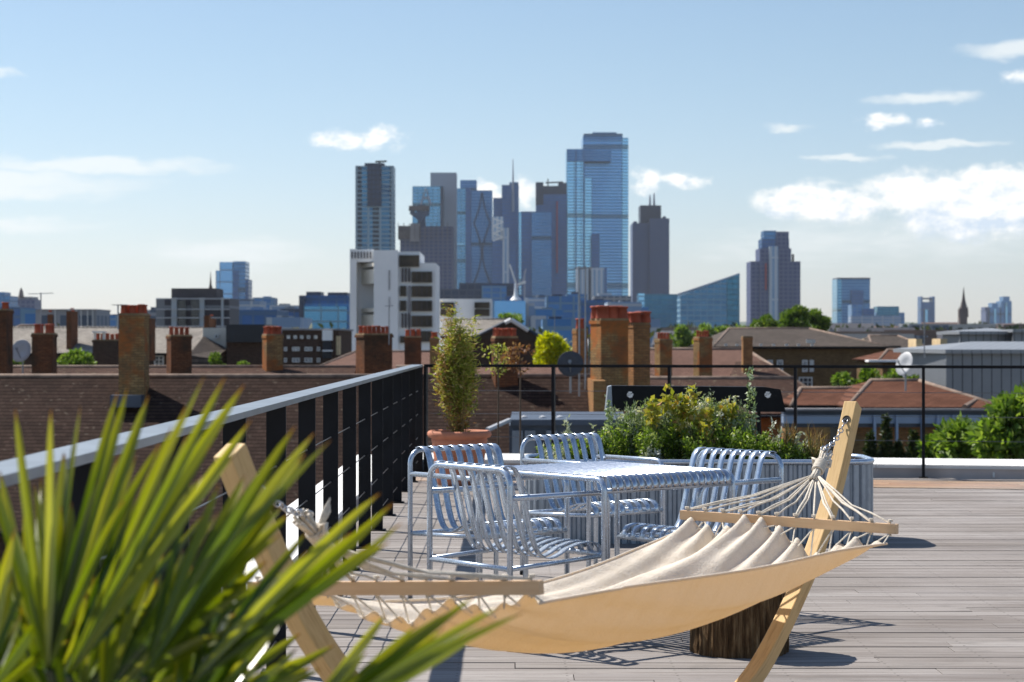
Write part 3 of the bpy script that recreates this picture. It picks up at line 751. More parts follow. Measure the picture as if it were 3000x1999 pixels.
for k in range(46):
    a = g.uniform(0, 6.28); r0 = g.uniform(0, .09) ; r1 = r0 + g.uniform(.0, .125) * (1 if k < 38 else 1.7); h_ = g.uniform(.7, 1.0) * (1 if r1 < .16 else .85) + (.32 if k % 5 == 0 else 0); n_ = 8
    base = np.array([math.cos(a) * r0, math.sin(a) * r0, 0]); tip = np.array([math.cos(a) * r1 * 1.05 - .02, math.sin(a) * r1 * .8, h_])
    pp = [base + (tip - base) * (j / n_) + np.array([math.cos(a), math.sin(a), 0]) * .04 * math.sin(j / n_ * 3) + g.normal(size=3) * .004 for j in range(n_ + 1)]
    mb.tube([tuple(p) for p in pp], [.0045 * (1 - .7 * j / n_) for j in range(n_ + 1)], 4)
    for q in range(int(230 * h_)):
        f_ = g.beta(2.0, 1.25); 
        if f_ < .38 and g.random() < .62: continue
        j = f_ * n_; i = int(min(n_ - 1, j)); p = pp[i] + (pp[i + 1] - pp[i]) * (j - i)
        o_ = g.normal(size=3) * np.array([.030, .030, .035]); LC.append(p + o_); dd = g.normal(size=3) * np.array([1, 1, .5]) + np.array([0, 0, .35]); LD.append(dd)
        dry.append((p[0] < -.06 and g.random() < .45) or g.random() < .06 or (f_ < .3 and g.random() < .5))
mb.build('culms', MT['culm'], bp)
LC = np.array(LC); LD = np.array(LD); dry = np.array(dry)
leaves('foliage', LC[~dry], LD[~dry], g.uniform(.04, .08, (~dry).sum()), .013, MT['bamboo_leaf'], bp, g)
leaves('dry_foliage', LC[dry], LD[dry], g.uniform(.03, .07, dry.sum()), .011, MT['bamboo_dry'], bp, g)

# ================================================================ PLANTS IN THE TROUGH
MT['lf_green'] = leafmat('herb_green', [(0, (.06, .11, .015)), (.4, (.16, .26, .03)), (.8, (.30, .42, .06)), (1, (.55, .60, .25))], .38)
MT['lf_grey'] = leafmat('grey_green', [(0, (.12, .18, .09)), (.5, (.30, .40, .24)), (1, (.60, .66, .52))], .3)
MT['lf_silver'] = leafmat('silver_felt', [(0, (.34, .38, .31)), (.5, (.52, .55, .47)), (1, (.68, .70, .62))], .2)
MT['lf_yellow'] = leafmat('yellow_green', [(0, (.16, .20, .02)), (.5, (.40, .38, .05)), (.85, (.52, .44, .12)), (1, (.45, .22, .06))], .4)
MT['lf_dry'] = leafmat('dry_grass_blades', [(0, (.16, .08, .03)), (.5, (.34, .20, .08)), (1, (.45, .34, .16))], .3)
MT['lf_white'] = leafmat('white_petals', [(0, (.55, .55, .5)), (1, (.75, .74, .70))], .3)
MT['stem'] = plain('green_stem', (.10, .13, .04), .7)
def plant(kind, px, D, h_, spread, label, group=None, seed=0):
    h_ *= 1.28; x = Xp(px, D); g = np.random.default_rng(seed + int(px)); nm, cat, ns, nl, ll, lw, mat, up, lo = {
        'herb': ('leafy_herb', 'herb', 26, 42, .034, .014, 'lf_green', .6, .02),
        'grey': ('lavender_bush', 'shrub', 46, 60, .032, .0055, 'lf_grey', 1.2, .1),
        'silver': ('silver_sage', 'plant', 7, 40, .032, .013, 'lf_silver', .5, .05),
        'yellow': ('yellow_shrub', 'shrub', 9, 24, .052, .036, 'lf_yellow', .2, .72),
        'tall': ('leafy_stalk', 'plant', 4, 70, .034, .018, 'lf_grey', .4, .1),
        'grass': ('dry_grass_tuft', 'grass tuft', 40, 4, .11, .004, 'lf_dry', 3., .1)}[kind]
    r = thing(nm, label, cat, (x, D, .50), g.uniform(0, 6), group); mb = MB(); LC = []; LD = []; tips = []
    for k in range(ns):
        a = g.uniform(0, 6.28); rad = spread * math.sqrt(g.random()); hh = h_ * g.uniform(.6, 1.0) * (1 - .35 * (rad / spread) ** 2); b0 = np.array([math.cos(a), math.sin(a), 0]) * rad * .45
        tp = np.array([math.cos(a) * rad, math.sin(a) * rad, hh]); pp = [b0 + (tp - b0) * (j / 4) + g.normal(size=3) * .006 * j / 4 for j in range(5)]
        mb.tube([tuple(p) for p in pp], .0016, 3); tips.append(pp[-1])
        for q in range(nl):
            f_ = g.uniform(lo, 1.02) * 4; i = int(min(3, f_)); p = pp[i] + (pp[i + 1] - pp[i]) * (f_ - i); LC.append(p + g.normal(size=3) * .006); LD.append(g.normal(size=3) + np.array([0, 0, up]))
    mb.build('stems', MT['stem'], r)
    leaves('foliage', LC, LD, ll * g.uniform(.7, 1.3, len(LC)), lw, MT[mat], r, g)
    return r, tips, g
hgroup = 'leafy herbs in the steel planter'
for i, (px, D, h_) in enumerate([(1620, 13.75, .15), (1700, 13.65, .17), (1765, 13.7, .22), (1830, 13.8, .28), (1900, 13.65, .25), (1970, 13.8, .30), (2040, 13.65, .25), (2110, 13.8, .27), (2175, 13.65, .24), (2240, 13.75, .20), (2300, 13.7, .16), (2365, 13.75, .13), (1860, 13.95, .33), (2000, 14.0, .36), (2080, 13.95, .36), (2150, 14.0, .33)]):
    plant('herb', px, D, h_, .115, 'low bright green herb clump in the ribbed steel planter', hgroup, i)
for px, D, h_, lb in ((1840, 13.85, .36, 'narrow grey-green bush at the left of the herb bed'), (1900, 13.9, .40, 'grey-green spiky bush under the yellow leaves'), (1960, 13.85, .36, 'fine grey-green bush in the middle of the herb bed'), (2030, 14.0, .44, 'tall lavender-like bush right of the yellow leaves'), (2095, 13.9, .42, 'dense grey-green bush behind the bright chair back'), (2150, 13.95, .38, 'grey-green bush dotted with white flower heads')):
    r, tips, g = plant('grey', px, D, h_, .13, lb)
    for tp in tips[:(9 if 'white' in lb or 'lavender' in lb or 'fine' in lb else 4)]:
        C_ = tp * np.array([1.15, 1.15, 1.04]) + g.normal(size=(26, 3)) * .011; leaves('flower_head', C_, g.normal(size=C_.shape), .018, .013, MT['lf_white'], r, g)
for px, D, h_, sp, lb in ((1622, 13.6, .17, .09, 'pale silver sage at the left tip of the planter'), (1664, 13.8, .30, .035, 'tall silver flower spike above the far chair back'), (1740, 13.7, .25, .10, 'silvery felt-leaved plant beside the reddish leaf tips'),
                          (1905, 13.55, .16, .07, 'silvery tuft low among green herbs behind the table'), (2275, 13.7, .30, .05, 'silver spike near the right end of the planter'), (2345, 13.7, .22, .10, 'straggly silver plant beside the hammock knot')):
    plant('silver', px, D, h_, sp, lb, seed=4)
for px, D, h_, lb in ((1945, 13.75, .52, 'yellow-leaved shrub topped with amber leaves against the black board'), (2040, 13.8, .47, 'second yellow-leaved shrub reaching over the black board'), (2125, 14.0, .48, 'small yellow-green shrub tip right of the amber leaves')):
    plant('yellow', px, D, h_, .15, lb, seed=2)
plant('tall', 2200, 13.9, .62, .06, 'tall leafy stalk rising over the right end of the black board', seed=1)
plant('tall', 1790, 13.9, .40, .05, 'shorter leafy stalk in front of the left end of the black board', seed=3)
for px, lb in ((2310, 'dry brown grass tuft in the right part of the planter'), (2385, 'dry brown grass tuft next to the hammock post'), (2060, 'russet dry grass tuft in the middle front of the planter')): plant('grass', px, 13.7, .22, .07, lb)

# ================================================================ FAN PALM IN THE FOREGROUND
m, t, b = newmat('palm_blade'); s = t.sep(t.uv()); u, v = s[0], s[1]
c = t.ramp(u, [(0, (.02, .055, .004)), (.3, (.075, .135, .007)), (.6, (.16, .22, .014)), (.8, (.30, .34, .04)), (1, (.46, .50, .22))])
c = t.mix(t.smooth(v, .55, .95, 0., .55), c, (.27, .26, .02)); c = t.mix(t.smooth(v, .93, 1.0), c, (.22, .09, .02))
st_ = t.noise(t.comb(t.m('MULTIPLY', u, 300.), t.m('MULTIPLY', v, 2.), 0.), 1., 3); c = t.mix(t.m('MULTIPLY', st_, .3), c, (.04, .06, .01))
P_(t, b, c, .24, 0, .8)
tr = t.new('ShaderNodeBsdfTranslucent'); t.put(tr.inputs[0], t.mix(1., c, (2.1, 1.9, .4), 'MULTIPLY')); mx = t.new('ShaderNodeMixShader'); mx.inputs[0].default_value = .35
t.l.new(b.outputs[0], mx.inputs[1]); t.l.new(tr.outputs[0], mx.inputs[2]); t.l.new(mx.outputs[0], t.n['Material Output'].inputs[0]); MT['palm'] = m
MT['fibre'] = plain('palm_fibre', (.10, .06, .03), .95, 0, .5, 40)
TB = Vector((Xp(330, 2.9), 2.95, 0)); pm = thing('fan_palm', 'big green fan palm blurred in the near left corner', 'palm', TB)
crown = Vector((0, 0, .62))
mb = MB(); mb.tube([(0, 0, 0), (.01, 0, .25), (0, .01, .5), (0, 0, .66)], [.085, .075, .07, .05], 14); mb.build('trunk', MT['fibre'], pm, smooth=True)
def frond(hub, ang, tilt, rad, n, spread, seed, droop=.10, lean=0.):
    """ang: direction of the middle blade in the X-Z plane, tilt: how far it leans towards (-) or away (+) from the viewer"""
    g = random.Random(seed); hub = Vector(hub) - TB
    d = Vector((math.cos(R(ang)), math.tan(R(tilt)), math.sin(R(ang)))).normalized()
    side = Vector((0, 1, 0)).cross(d); side = (side + Vector((0, 1, 0)) * lean).normalized(); side = (side - d * side.dot(d)).normalized(); nrm = side.cross(d)
    mb = MB(); step = R(spread) / (n - 1)
    for i in range(n):
        a = -R(spread) / 2 + i * step; bd = d * math.cos(a) + side * math.sin(a); bs = nrm.cross(bd).normalized(); L = rad * (1 - .18 * (abs(a) / (R(spread) / 2)) ** 2) * g.uniform(.9, 1.04); tw = g.uniform(-.35, .35)
        rows = []; r_ = g.random(); M_ = 9; dr = droop * g.uniform(.6, 1.5); cu = g.uniform(-.05, .05)
        for j in range(M_ + 1):
            q = j / M_; dist = .02 + L * q
            wfuse = dist * math.tan(step / 2) * 1.02
            w = min(wfuse, .0092) if q < .45 else .0092 * (1 - ((q - .45) / .55) ** 4.5)
            w = max(w, .0008); c = hub + bd * dist - nrm * dr * L * q * q + bs * cu * L * q * q
            th = tw * max(0, q - .2); s1 = bs * math.cos(th) + nrm * math.sin(th); n1 = nrm * math.cos(th) - bs * math.sin(th)
            rows.append([c - s1 * w + n1 * w * .55, c - n1 * w * .15, c + s1 * w + n1 * w * .55])
        k = len(mb.u); mb.strip(rows); 
        for q in range(k, len(mb.u)): mb.u[q] = [(.85 * r_ + .15 * uu, vv) for uu, vv in mb.u[q]]
    o = mb.build('frond', MT['palm'], pm)
    pe = MB().tube([crown + Vector((g.uniform(-.03, .03), g.uniform(-.02, .02), -.05)), (crown + hub) / 2 + Vector((0, 0, -.03)), hub - d * .01], [.011, .008, .006], 6); pe.build('stalk', MT['palm'], o)
    return o
def F_(px, py, D, *a, **k): return frond(P(px, py, D), *a, **k)
def aimed(hub, tips, seed, droop=.05, w0=.0082, Dj=.12):
    """a frond whose blades end at the given tips: each tip is (picture x, picture y, how much farther than the hub)"""
    g = random.Random(seed); hubw = P(*hub); hub_ = hubw - TB; tips = tips + [(hub[0] + (a_[0] + (g.uniform(-75, 75)) - hub[0]) * k_, hub[1] + (a_[1] - hub[1]) * k_, a_[2] + g.uniform(-.05, .2)) for a_ in tips for k_ in (g.uniform(.62, .9),)]; T = [P(tx, ty, hub[2] + dd + g.uniform(-Dj, Dj) * .4) - TB for tx, ty, dd in tips]
    mb = MB()
    for i, tp in enumerate(T):
        v = tp - hub_; L = v.length; bd = v.normalized(); side = Vector((0, 1, 0)).cross(bd).normalized(); nrm = side.cross(bd); a_ = g.uniform(-.8, .8); bs = (side * math.cos(a_) + nrm * math.sin(a_)).normalized(); n1 = bs.cross(bd)
        rows = []; r_ = g.random(); M_ = 10; cu = g.uniform(-.035, .035); dr = droop * g.uniform(-.4, 1.4); tw = g.uniform(-.7, .7); w_ = w0 * g.uniform(.75, 1.15)
        for j in range(M_ + 1):
            q = j / M_; w = w_ * min(1, .25 + q * 2.2) if q < .5 else w_ * (1 - ((q - .5) / .5) ** 4); w = max(w, .0006)
            c = hub_ + v * q + (bs * cu + Vector((0, 0, dr))) * L * (q * (1 - q)) * 1.6; th = tw * q; s1 = bs * math.cos(th) + n1 * math.sin(th); nn = n1 * math.cos(th) - bs * math.sin(th)
            rows.append([c - s1 * w + nn * w * .6, c - nn * w * .1, c + s1 * w + nn * w * .6])
        k = len(mb.u); mb.strip(rows)
        for q in range(k, len(mb.u)): mb.u[q] = [(.85 * r_ + .15 * uu, vv) for uu, vv in mb.u[q]]
    o = mb.build('frond', MT['palm'], pm)
    MB().tube([crown + Vector((g.uniform(-.03, .03), g.uniform(-.02, .02), -.05)), (crown + hub_) / 2 + Vector((0, 0, -.03)), hub_], [.011, .008, .006], 6).build('stalk', MT['palm'], o)
aimed((140, 1960, 2.6), [(-60, 1330, .05), (45, 1200, 0), (100, 1420, .2), (150, 1200, -.05), (190, 1330, .15), (236, 1190, 0), (290, 1400, .2), (345, 1150, .05), (374, 1135, .1), (436, 1160, .15), (400, 1330, .2), (470, 1300, -.05)], 1)
aimed((200, 1975, 2.5), [(545, 1190, 0), (600, 1100, .05), (660, 1105, 0), (715, 1128, .1), (735, 1232, .15), (570, 1330, .25), (500, 1250, .2), (640, 1260, .2), (690, 1330, .3)], 2)
aimed((424, 1975, 2.5), [(865, 1250, 0), (895, 1330, .1), (922, 1268, .05), (970, 1290, 0), (800, 1340, .15), (640, 1420, .1), (720, 1390, .2), (560, 1400, .2), (830, 1480, .2)], 3)
aimed((560, 2000, 2.55), [(1113, 1446, 0), (1150, 1476, .05), (1176, 1532, -.02), (1030, 1560, .1), (1080, 1600, .1), (900, 1560, .2), (760, 1560, .2)], 4)
aimed((820, 2190, 2.5), [(1393, 1745, 0), (1469, 1775, .05), (1534, 1795, 0), (1325, 1790, .08), (1410, 1850, .05), (1220, 1830, .1), (1260, 1900, .05), (1130, 1800, .15)], 5)
aimed((300, 2060, 2.6), [(823, 1565, 0), (690, 1620, .1), (565, 1760, -.1), (760, 1700, 0), (640, 1500, .2), (500, 1560, .1), (420, 1500, .1), (340, 1480, .15), (860, 1660, .1), (800, 1790, 0)], 6)
aimed((140, 2060, 2.8), [(-80, 1450, 0), (0, 1380, .1), (70, 1500, 0), (180, 1480, .1), (260, 1520, .1), (350, 1600, 0), (440, 1640, .1), (-60, 1640, 0), (520, 1700, 0), (30, 1600, .1), (120, 1400, .2), (230, 1620, 0)], 7)
aimed((330, 2110, 2.9), [(200, 1680, .1), (300, 1650, 0), (400, 1700, 0), (480, 1620, .1), (560, 1650, .1), (620, 1720, 0), (680, 1800, 0), (720, 1880, 0), (150, 1760, .1), (250, 1740, 0), (740, 1960, 0)], 8)
aimed((-60, 2060, 2.6), [(-40, 1500, 0), (40, 1560, 0), (110, 1640, .1), (160, 1740, .1), (-90, 1700, 0), (20, 1700, 0), (220, 1820, .1)], 9)
aimed((520, 2180, 2.6), [(870, 1900, 0), (820, 1830, .1), (760, 1780, .1), (940, 1960, 0), (650, 1780, .1), (560, 1800, .1), (980, 1890, .1), (900, 2010, 0)], 10)
aimed((200, 2150, 2.7), [(60, 1780, 0), (140, 1700, .1), (330, 1720, .1), (430, 1790, 0), (510, 1880, 0), (0, 1850, 0), (250, 1800, 0), (580, 1960, 0)], 11)
F_(330, 2250, 2.85, 88, 0, .27, 24, 170, 12)
F_(60, 2200, 2.9, 80, 6, .27, 22, 150, 13)
F_(180, 2080, 3.05, 78, 8, .26, 22, 120, 14)
F_(480, 2150, 3.0, 66, 8, .24, 18, 110, 15)
# ================================================================ NEIGHBOURING ROOFS
GZ = -17.0
def quadp(mb, *pts):                     # pts: (px,py,D)
    mb.quad(*[P(*p) for p in pts]); return mb
def local(o, loc):
    """shift the mesh of a part so that its thing's empty can stand at loc"""
    for v in o.data.vertices: v.co -= Vector(loc)
    return o
def chimney(par, px0, px1, py_top, py_base, D, pots=(4, 22), bricks='brick_y', depth=None, label=None, rows=1, cap=True, pr=None, turn=0.):
    loc = par.location if par else Vector((0, 0, 0)); w = (px1 - px0) / F * D; dp = depth or w * .75
    if turn: w = w / (math.cos(R(turn)) + .85 * math.sin(R(turn))); dp = w * .85
    x = Xp((px0 + px1) / 2, D); zt = Zp(py_top, D); zb = Zp(py_base, D) - .6
    M_ = Matrix.Translation(Vector((x, D + dp / 2, 0)) - loc) @ Matrix.Rotation(R(turn), 4, 'Z')
    def bx_(w_, d_, z0, z1):
        mb = MB(); mb.box(None, (w_, d_, z1 - z0), M=M_ @ Matrix.Translation((0, 0, (z0 + z1) / 2))); mb.u = [[(a + .1, b_) for a, b_ in f] for f in mb.u]; return mb
    o = bx_(w * .93, dp * .93, zb, zt - .16).build('chimney', MT[bricks], par)
    if label: o['label'] = label
    if cap:
        bx_(w, dp, zt - .16, zt - .06).build('corbel', MT[bricks], o); bx_(w * .95, dp * .95, zt - .06, zt).build('mortar_cap', MT['capstone'], o)
    n, hp = pots; hp = hp / F * D; r_ = pr or min(.14, w / max(n, 1) * .42)
    for j in range(rows):
        for i in range(n):
            c = M_ @ Vector(((i - (n - 1) / 2) * w * .86 / max(1, n - .3), (j - (rows - 1) / 2) * dp * .45, zt)); hh = hp * random.uniform(.9, 1.06)
            MB().lathe([(r_ * .95, 0), (r_ * .82, hh * .8), (r_ * .98, hh * .84), (r_, hh * .96), (r_ * .9, hh), (r_ * .7, hh), (r_ * .66, hh * .4)], c, 12).build('chimney_pot', MT['pot'], o, smooth=True)
    return o
def house(name, label, cat, px, D): return thing(name, label, cat, (Xp(px, D), D, GZ))
def rel(mb, par): l = par.location; mb.v = [(x - l.x, y - l.y, z - l.z) for x, y, z in mb.v]; return mb

def gable_roof(par, px0, px1, py_ridge, Dr, py_eave, De, mat, wallmat, hipl=0., hipr=0., back=None, ridgemat='ridge', eave_over=.25):
    """ridge runs across the picture; hipl/hipr: metres the ridge is pulled in at its ends"""
    zr, ze = Zp(py_ridge, Dr), Zp(py_eave, De); x0, x1 = Xp(px0, Dr), Xp(px1, Dr); Db = back or 2 * Dr - De
    mb = MB(); a, b_ = Vector((x0 - hipl, De, ze)), Vector((x1 + hipr, De, ze)); c, d_ = Vector((x1, Dr, zr)), Vector((x0, Dr, zr)); e, f_ = Vector((x1 + hipr, Db, ze)), Vector((x0 - hipl, Db, ze))
    def rq(p):
        w0 = p[0]; pts = p; u_ = (pts[1] - pts[0]).normalized(); v_ = (pts[-1] - pts[0]); v_ = (v_ - u_ * v_.dot(u_)).normalized()
        mb.face(pts, [((q - w0).dot(u_), (q - w0).dot(v_)) for q in pts])
    rq([a, b_, c, d_]); rq([e, f_, d_, c]); rq([b_, e, c]); rq([f_, a, d_])
    rel(mb, par).build('roof', MT[mat], par, solid=.06)
    rm = MB(); rm.tube([d_ + Vector((0, 0, .03)), c + Vector((0, 0, .03))], .09, 8)
    if hipl: rm.tube([a, d_ + Vector((0, 0, .03))], .08, 8)
    if hipr: rm.tube([b_, c + Vector((0, 0, .03))], .08, 8)
    rel(rm, par).build('ridge_tiles', MT[ridgemat], par, smooth=True)
    w = MB(); o_ = eave_over; w.prism([(a.x + o_, De + o_), (b_.x - o_, De + o_), (b_.x - o_, Db - o_), (a.x + o_, Db - o_)], GZ, ze - .05); rel(w, par).build('wall', MT[wallmat], par)
    g_ = MB(); g_.box((0, 0, 0), (b_.x - a.x, .1, .12)); g_.v = [(x + (a.x + b_.x) / 2 - par.location.x, y + De - .04 - par.location.y, z + ze - .05 - par.location.z) for x, y, z in g_.v]; g_.build('gutter', MT['black'], par)
    return a, b_, c, d_
def win(par, px0, px1, py0, py1, D, bars=(1, 1), frame='window_w', glass='glass_d', t=.07):
    """framed window standing proud of the wall plane at depth D"""
    loc = par.location; x0, x1 = Xp(px0, D), Xp(px1, D); z0, z1 = Zp(py1, D), Zp(py0, D)
    mb = MB(); w, h_ = x1 - x0, z1 - z0; cx_, cz = (x0 + x1) / 2 - loc.x, (z0 + z1) / 2 - loc.z; y = D - loc.y
    for s_ in (-1, 1):
        mb.box((cx_ + s_ * (w - t) / 2, y, cz), (t, .08, h_)); mb.box((cx_, y, cz + s_ * (h_ - t) / 2), (w - 2 * t, .08, t))
    for i in range(bars[0]): mb.box((cx_ - w / 2 + w * (i + 1) / (bars[0] + 1), y, cz), (t * .6, .06, h_ - 2 * t))
    for i in range(bars[1]): mb.box((cx_, y, cz - h_ / 2 + h_ * (i + 1) / (bars[1] + 1)), (w - 2 * t, .05, t * .6))
    o = mb.build('window', MT[frame], par)
    MB().box((cx_, y + .01, cz), (w - t, .03, h_ - t)).build('pane', MT[glass], o); return o

# --- nearest terrace (long brown tiled roof)
h1 = house('terraced_house', 'nearest terrace with a long brown tiled roof and tall chimney stacks', 'house', 870, 60)
gable_roof(h1, -420, 1790, 1107, 60, 1560, 52.2, 'tile_b', 'brick_b', back=67.8)
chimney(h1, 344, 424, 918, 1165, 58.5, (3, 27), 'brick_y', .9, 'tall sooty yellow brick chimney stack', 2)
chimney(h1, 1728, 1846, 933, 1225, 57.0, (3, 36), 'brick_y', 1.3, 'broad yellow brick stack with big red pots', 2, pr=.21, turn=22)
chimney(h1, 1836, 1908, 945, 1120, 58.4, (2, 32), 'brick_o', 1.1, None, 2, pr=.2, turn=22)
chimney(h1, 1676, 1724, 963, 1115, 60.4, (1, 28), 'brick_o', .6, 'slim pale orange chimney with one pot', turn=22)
g_ = MB(); q = P(1760, 1107, 60); g_.v = []
w = MB(); xg = Xp(1735, 56); w.prism([(xg, 55.2), (xg + .35, 55.2), (xg + .35, 59.5), (xg, 59.5)], GZ, Zp(1107, 60)); rel(w, h1).build('party_wall', MT['brick_o'], h1)
MB().box((Xp(375, 58.2) - h1.location.x, 58.1 - h1.location.y, Zp(1175, 58.2) - GZ), (.9, .5, .35)).build('flashing', MT['lead'], h1)

# --- second terrace behind it
h2 = house('terraced_house', 'second terrace behind the nearest roof with a row of squat red-pot chimneys', 'house', 500, 76)
gable_roof(h2, -460, 1045, 1079, 78, 1150, 73.5, 'tile_b2', 'brick_b')
chimney(h2, 90, 154, 976, 1110, 75.5, (2, 26), 'brick_d', .9, None, 2)
chimney(h2, 478, 562, 981, 1112, 75.5, (4, 24), 'brick_d', .8, 'wide sooty stack with four pale pots', 1, turn=24)
chimney(h2, 762, 830, 979, 1085, 77.3, (3, 24), 'brick_y', .8, 'yellow brick stack with lit left edge', 2, turn=24)
chimney(h2, -40, 20, 905, 1130, 70, (2, 22), 'brick_d', 1.0, 'dark stack cut by the left edge', 1)
h2b = house('terraced_house', 'short tiled terrace behind the potted bamboo with a wide dark chimney', 'house', 1300, 80)
gable_roof(h2b, 1160, 1700, 1078, 82, 1130, 78, 'tile_p', 'brick_b')
chimney(h2b, 1034, 1152, 977, 1110, 76.0, (6, 22), 'brick_d', .8, 'broad sooty stack with a row of red pots', 2, turn=24)
chimney(h2b, 1183, 1234, 985, 1100, 84, (3, 20), 'brick_d', .8, None)
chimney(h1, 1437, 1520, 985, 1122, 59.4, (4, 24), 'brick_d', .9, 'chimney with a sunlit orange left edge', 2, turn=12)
chimney(h2b, 1258, 1286, 990, 1100, 79.5, (1, 16), 'brick_o', .6)

# --- pale slated terrace on the left
h3 = house('slate_roofed_house', 'pale slate roofed terrace with sash windows behind the sooty chimneys', 'house', 300, 130)
gable_roof(h3, 18, 600, 962, 138, 1036, 130, 'slate_pale', 'brick_b', hipr=.8, ridgemat='slate_pale')
for a, b_ in ((452, 480), (568, 598), (300, 328)): win(h3, a, b_, 1042, 1078, 130.2, (1, 2))
chimney(h3, 193, 208, 905, 1008, 131, (1, 3), 'brick_d', 2.2, cap=False); chimney(h3, 606, 618, 925, 1010, 130.5, (1, 3), 'brick_d', 2.4, cap=False)
chimney(h3, 268, 346, 995, 1085, 112, (5, 18), 'brick_b', 1.5, 'brown stack with a white cowl'); chimney(h3, 418, 440, 925, 1030, 126, (1, 2), 'brick_d', 2., cap=False)
o = MB(); o.box((Xp(286, 112) - h3.location.x, 112.5 - h3.location.y, Zp(973, 112) - GZ), (.7, .7, .08)); 
for dx in (-.25, .25): o.box((Xp(286, 112) + dx - h3.location.x, 112.5 - h3.location.y, Zp(984, 112) - GZ), (.12, .12, .42))
o.build('cowl', MT['white'], h3)
h3b = house('brick_house', 'small dark brick house with a tall dark stack left of the pale slate roofs', 'house', 100, 150)
gable_roof(h3b, 60, 145, 955, 152, 985, 149, 'slate_d', 'brick_d', hipl=1, hipr=1)
for x_ in (138, 204): chimney(h3b, x_, x_ + 14, 915, 960, 148, (1, 6), 'brick_d', .6, cap=False)

# --- cream gable with black clad tank
h4 = house('rendered_house', 'house with a sunlit cream gable below a black clad tank', 'house', 660, 125)
def blk(par, px0, px1, py0, py1, D, dep, mat, name='wall', zb=None, bevel=0.):
    mb = MB(); x0, x1 = Xp(px0, D), Xp(px1, D); mb.prism([(x0, D), (x1, D), (x1, D + dep), (x0, D + dep)], Zp(py1, D) if zb is None else zb, Zp(py0, D)); return rel(mb, par).build(name, MT[mat], par, bevel=bevel)
blk(h4, 594, 662, 961, 1060, 127, 5, 'render_c', 'gable'); blk(h4, 597, 612, 925, 961, 127.2, .8, 'brick_d', 'stack')
blk(h4, 664, 772, 1003, 1100, 124, 6, 'brick_b', 'wall', GZ); blk(h4, 662, 776, 951, 1003, 123.4, 6.5, 'blacktank', 'clad_tank', bevel=.25)
mb = MB(); z0 = [P(594, 1010, 126.5), P(664, 1060, 126.5)]; mb.prism([(z0[0].x, 121), (z0[1].x, 121), (z0[1].x, 126.9), (z0[0].x, 126.9)], Zp(1080, 122), [Zp(1040, 121), Zp(1052, 121), Zp(1022, 127), Zp(985, 127)]); rel(mb, h4).build('lean_to_roof', MT['slate_g'], h4)
win(h4, 628, 640, 980, 992, 126.9, (0, 0))

# --- brown brick flats with bright windows
h5 = house('brick_flats', 'flat roofed brown brick block with rows of bright little windows', 'flats', 900, 170)
blk(h5, 826, 992, 967, 1100, 170, 14, 'brick_b', 'wall', GZ); blk(h5, 822, 996, 963, 968, 169.7, 14.6, 'conc', 'parapet')
for k, x_ in enumerate((840, 860, 879, 899, 920)): win(h5, x_, x_ + 10, 983, 993, 169.85, (0, 0), glass='glass_l', t=.05)
for y0, y1 in ((1017, 1029), (1049, 1062)):
    for x0, x1 in ((832, 841), (856, 878), (892, 915), (928, 938)): win(h5, x0, x1, y0, y1, 169.85, (1, 0), glass='glass_l', t=.06)
blk(h5, 944, 972, 968, 998, 169.0, 1, 'render_w', 'lift_panel'); blk(h5, 944, 972, 1026, 1030, 169.0, 1, 'render_w', 'balcony_slab'); blk(h5, 945, 971, 1000, 1050, 169.5, .4, 'blacktank', 'balcony_recess')
blk(h5, 985, 995, 985, 1040, 150, 1, 'cream_gable', 'stair_pier')

# --- pink hipped roof beyond the fin railing
h6 = house('tiled_house', 'plain pinkish hipped roof house at the far end of the fin railing', 'house', 1150, 98)
gable_roof(h6, 1040, 1290, 1033, 104, 1085, 98, 'tile_p', 'brick_b', hipl=1.7, hipr=1)
# --- slate gable house
h7 = house('slate_gable_house', 'dark slate house with a white-edged gable behind the red-leaved twigs', 'house', 1490, 112)
mb = MB(); a, b_, c = P(1385, 992, 110), P(1600, 1000, 110), P(1497, 936, 110); D2 = 118
def shift(p, dy): return Vector((p.x, p.y + dy, p.z))
mb.face((a, b_, c)); rel(mb, h7).build('gable', MT['brick_b'], h7)
mb = MB(); mb.quad(a, shift(a, 9), shift(c, 9), c); mb.quad(b_, c, shift(c, 9), shift(b_, 9)); rel(mb, h7).build('roof', MT['slate_d'], h7, solid=.08)
mb = MB()
for p, q_ in ((c, a), (c, b_)): mb.tube([p + Vector((0, -.1, .03)), p.lerp(q_, .97) + Vector((0, -.1, .03))], .09, 6)
rel(mb, h7).build('verge', MT['lead'], h7); mb = MB(); mb.tube([c + Vector((0, -.14, -.02)), c.lerp(b_, .5) + Vector((0, -.14, -.02))], .13, 6); mb.tube([c + Vector((0, -.14, -.02)), c.lerp(a, .16) + Vector((0, -.14, -.02))], .13, 6); rel(mb, h7).build('barge_board', MT['white'], h7)
mb = MB(); mb.prism([(a.x + .1, 110.1), (b_.x - .1, 110.1), (b_.x - .1, 118.9), (a.x + .1, 118.9)], GZ, a.z - .05); rel(mb, h7).build('wall', MT['brick_b'], h7)
h7b = house('slate_roofed_house', 'pale slate roof behind the bamboo, joined to the white-edged gable', 'house', 1430, 122)
gable_roof(h7b, 1300, 1490, 938, 127, 986, 121, 'slate_pale', 'brick_b', ridgemat='slate_pale')

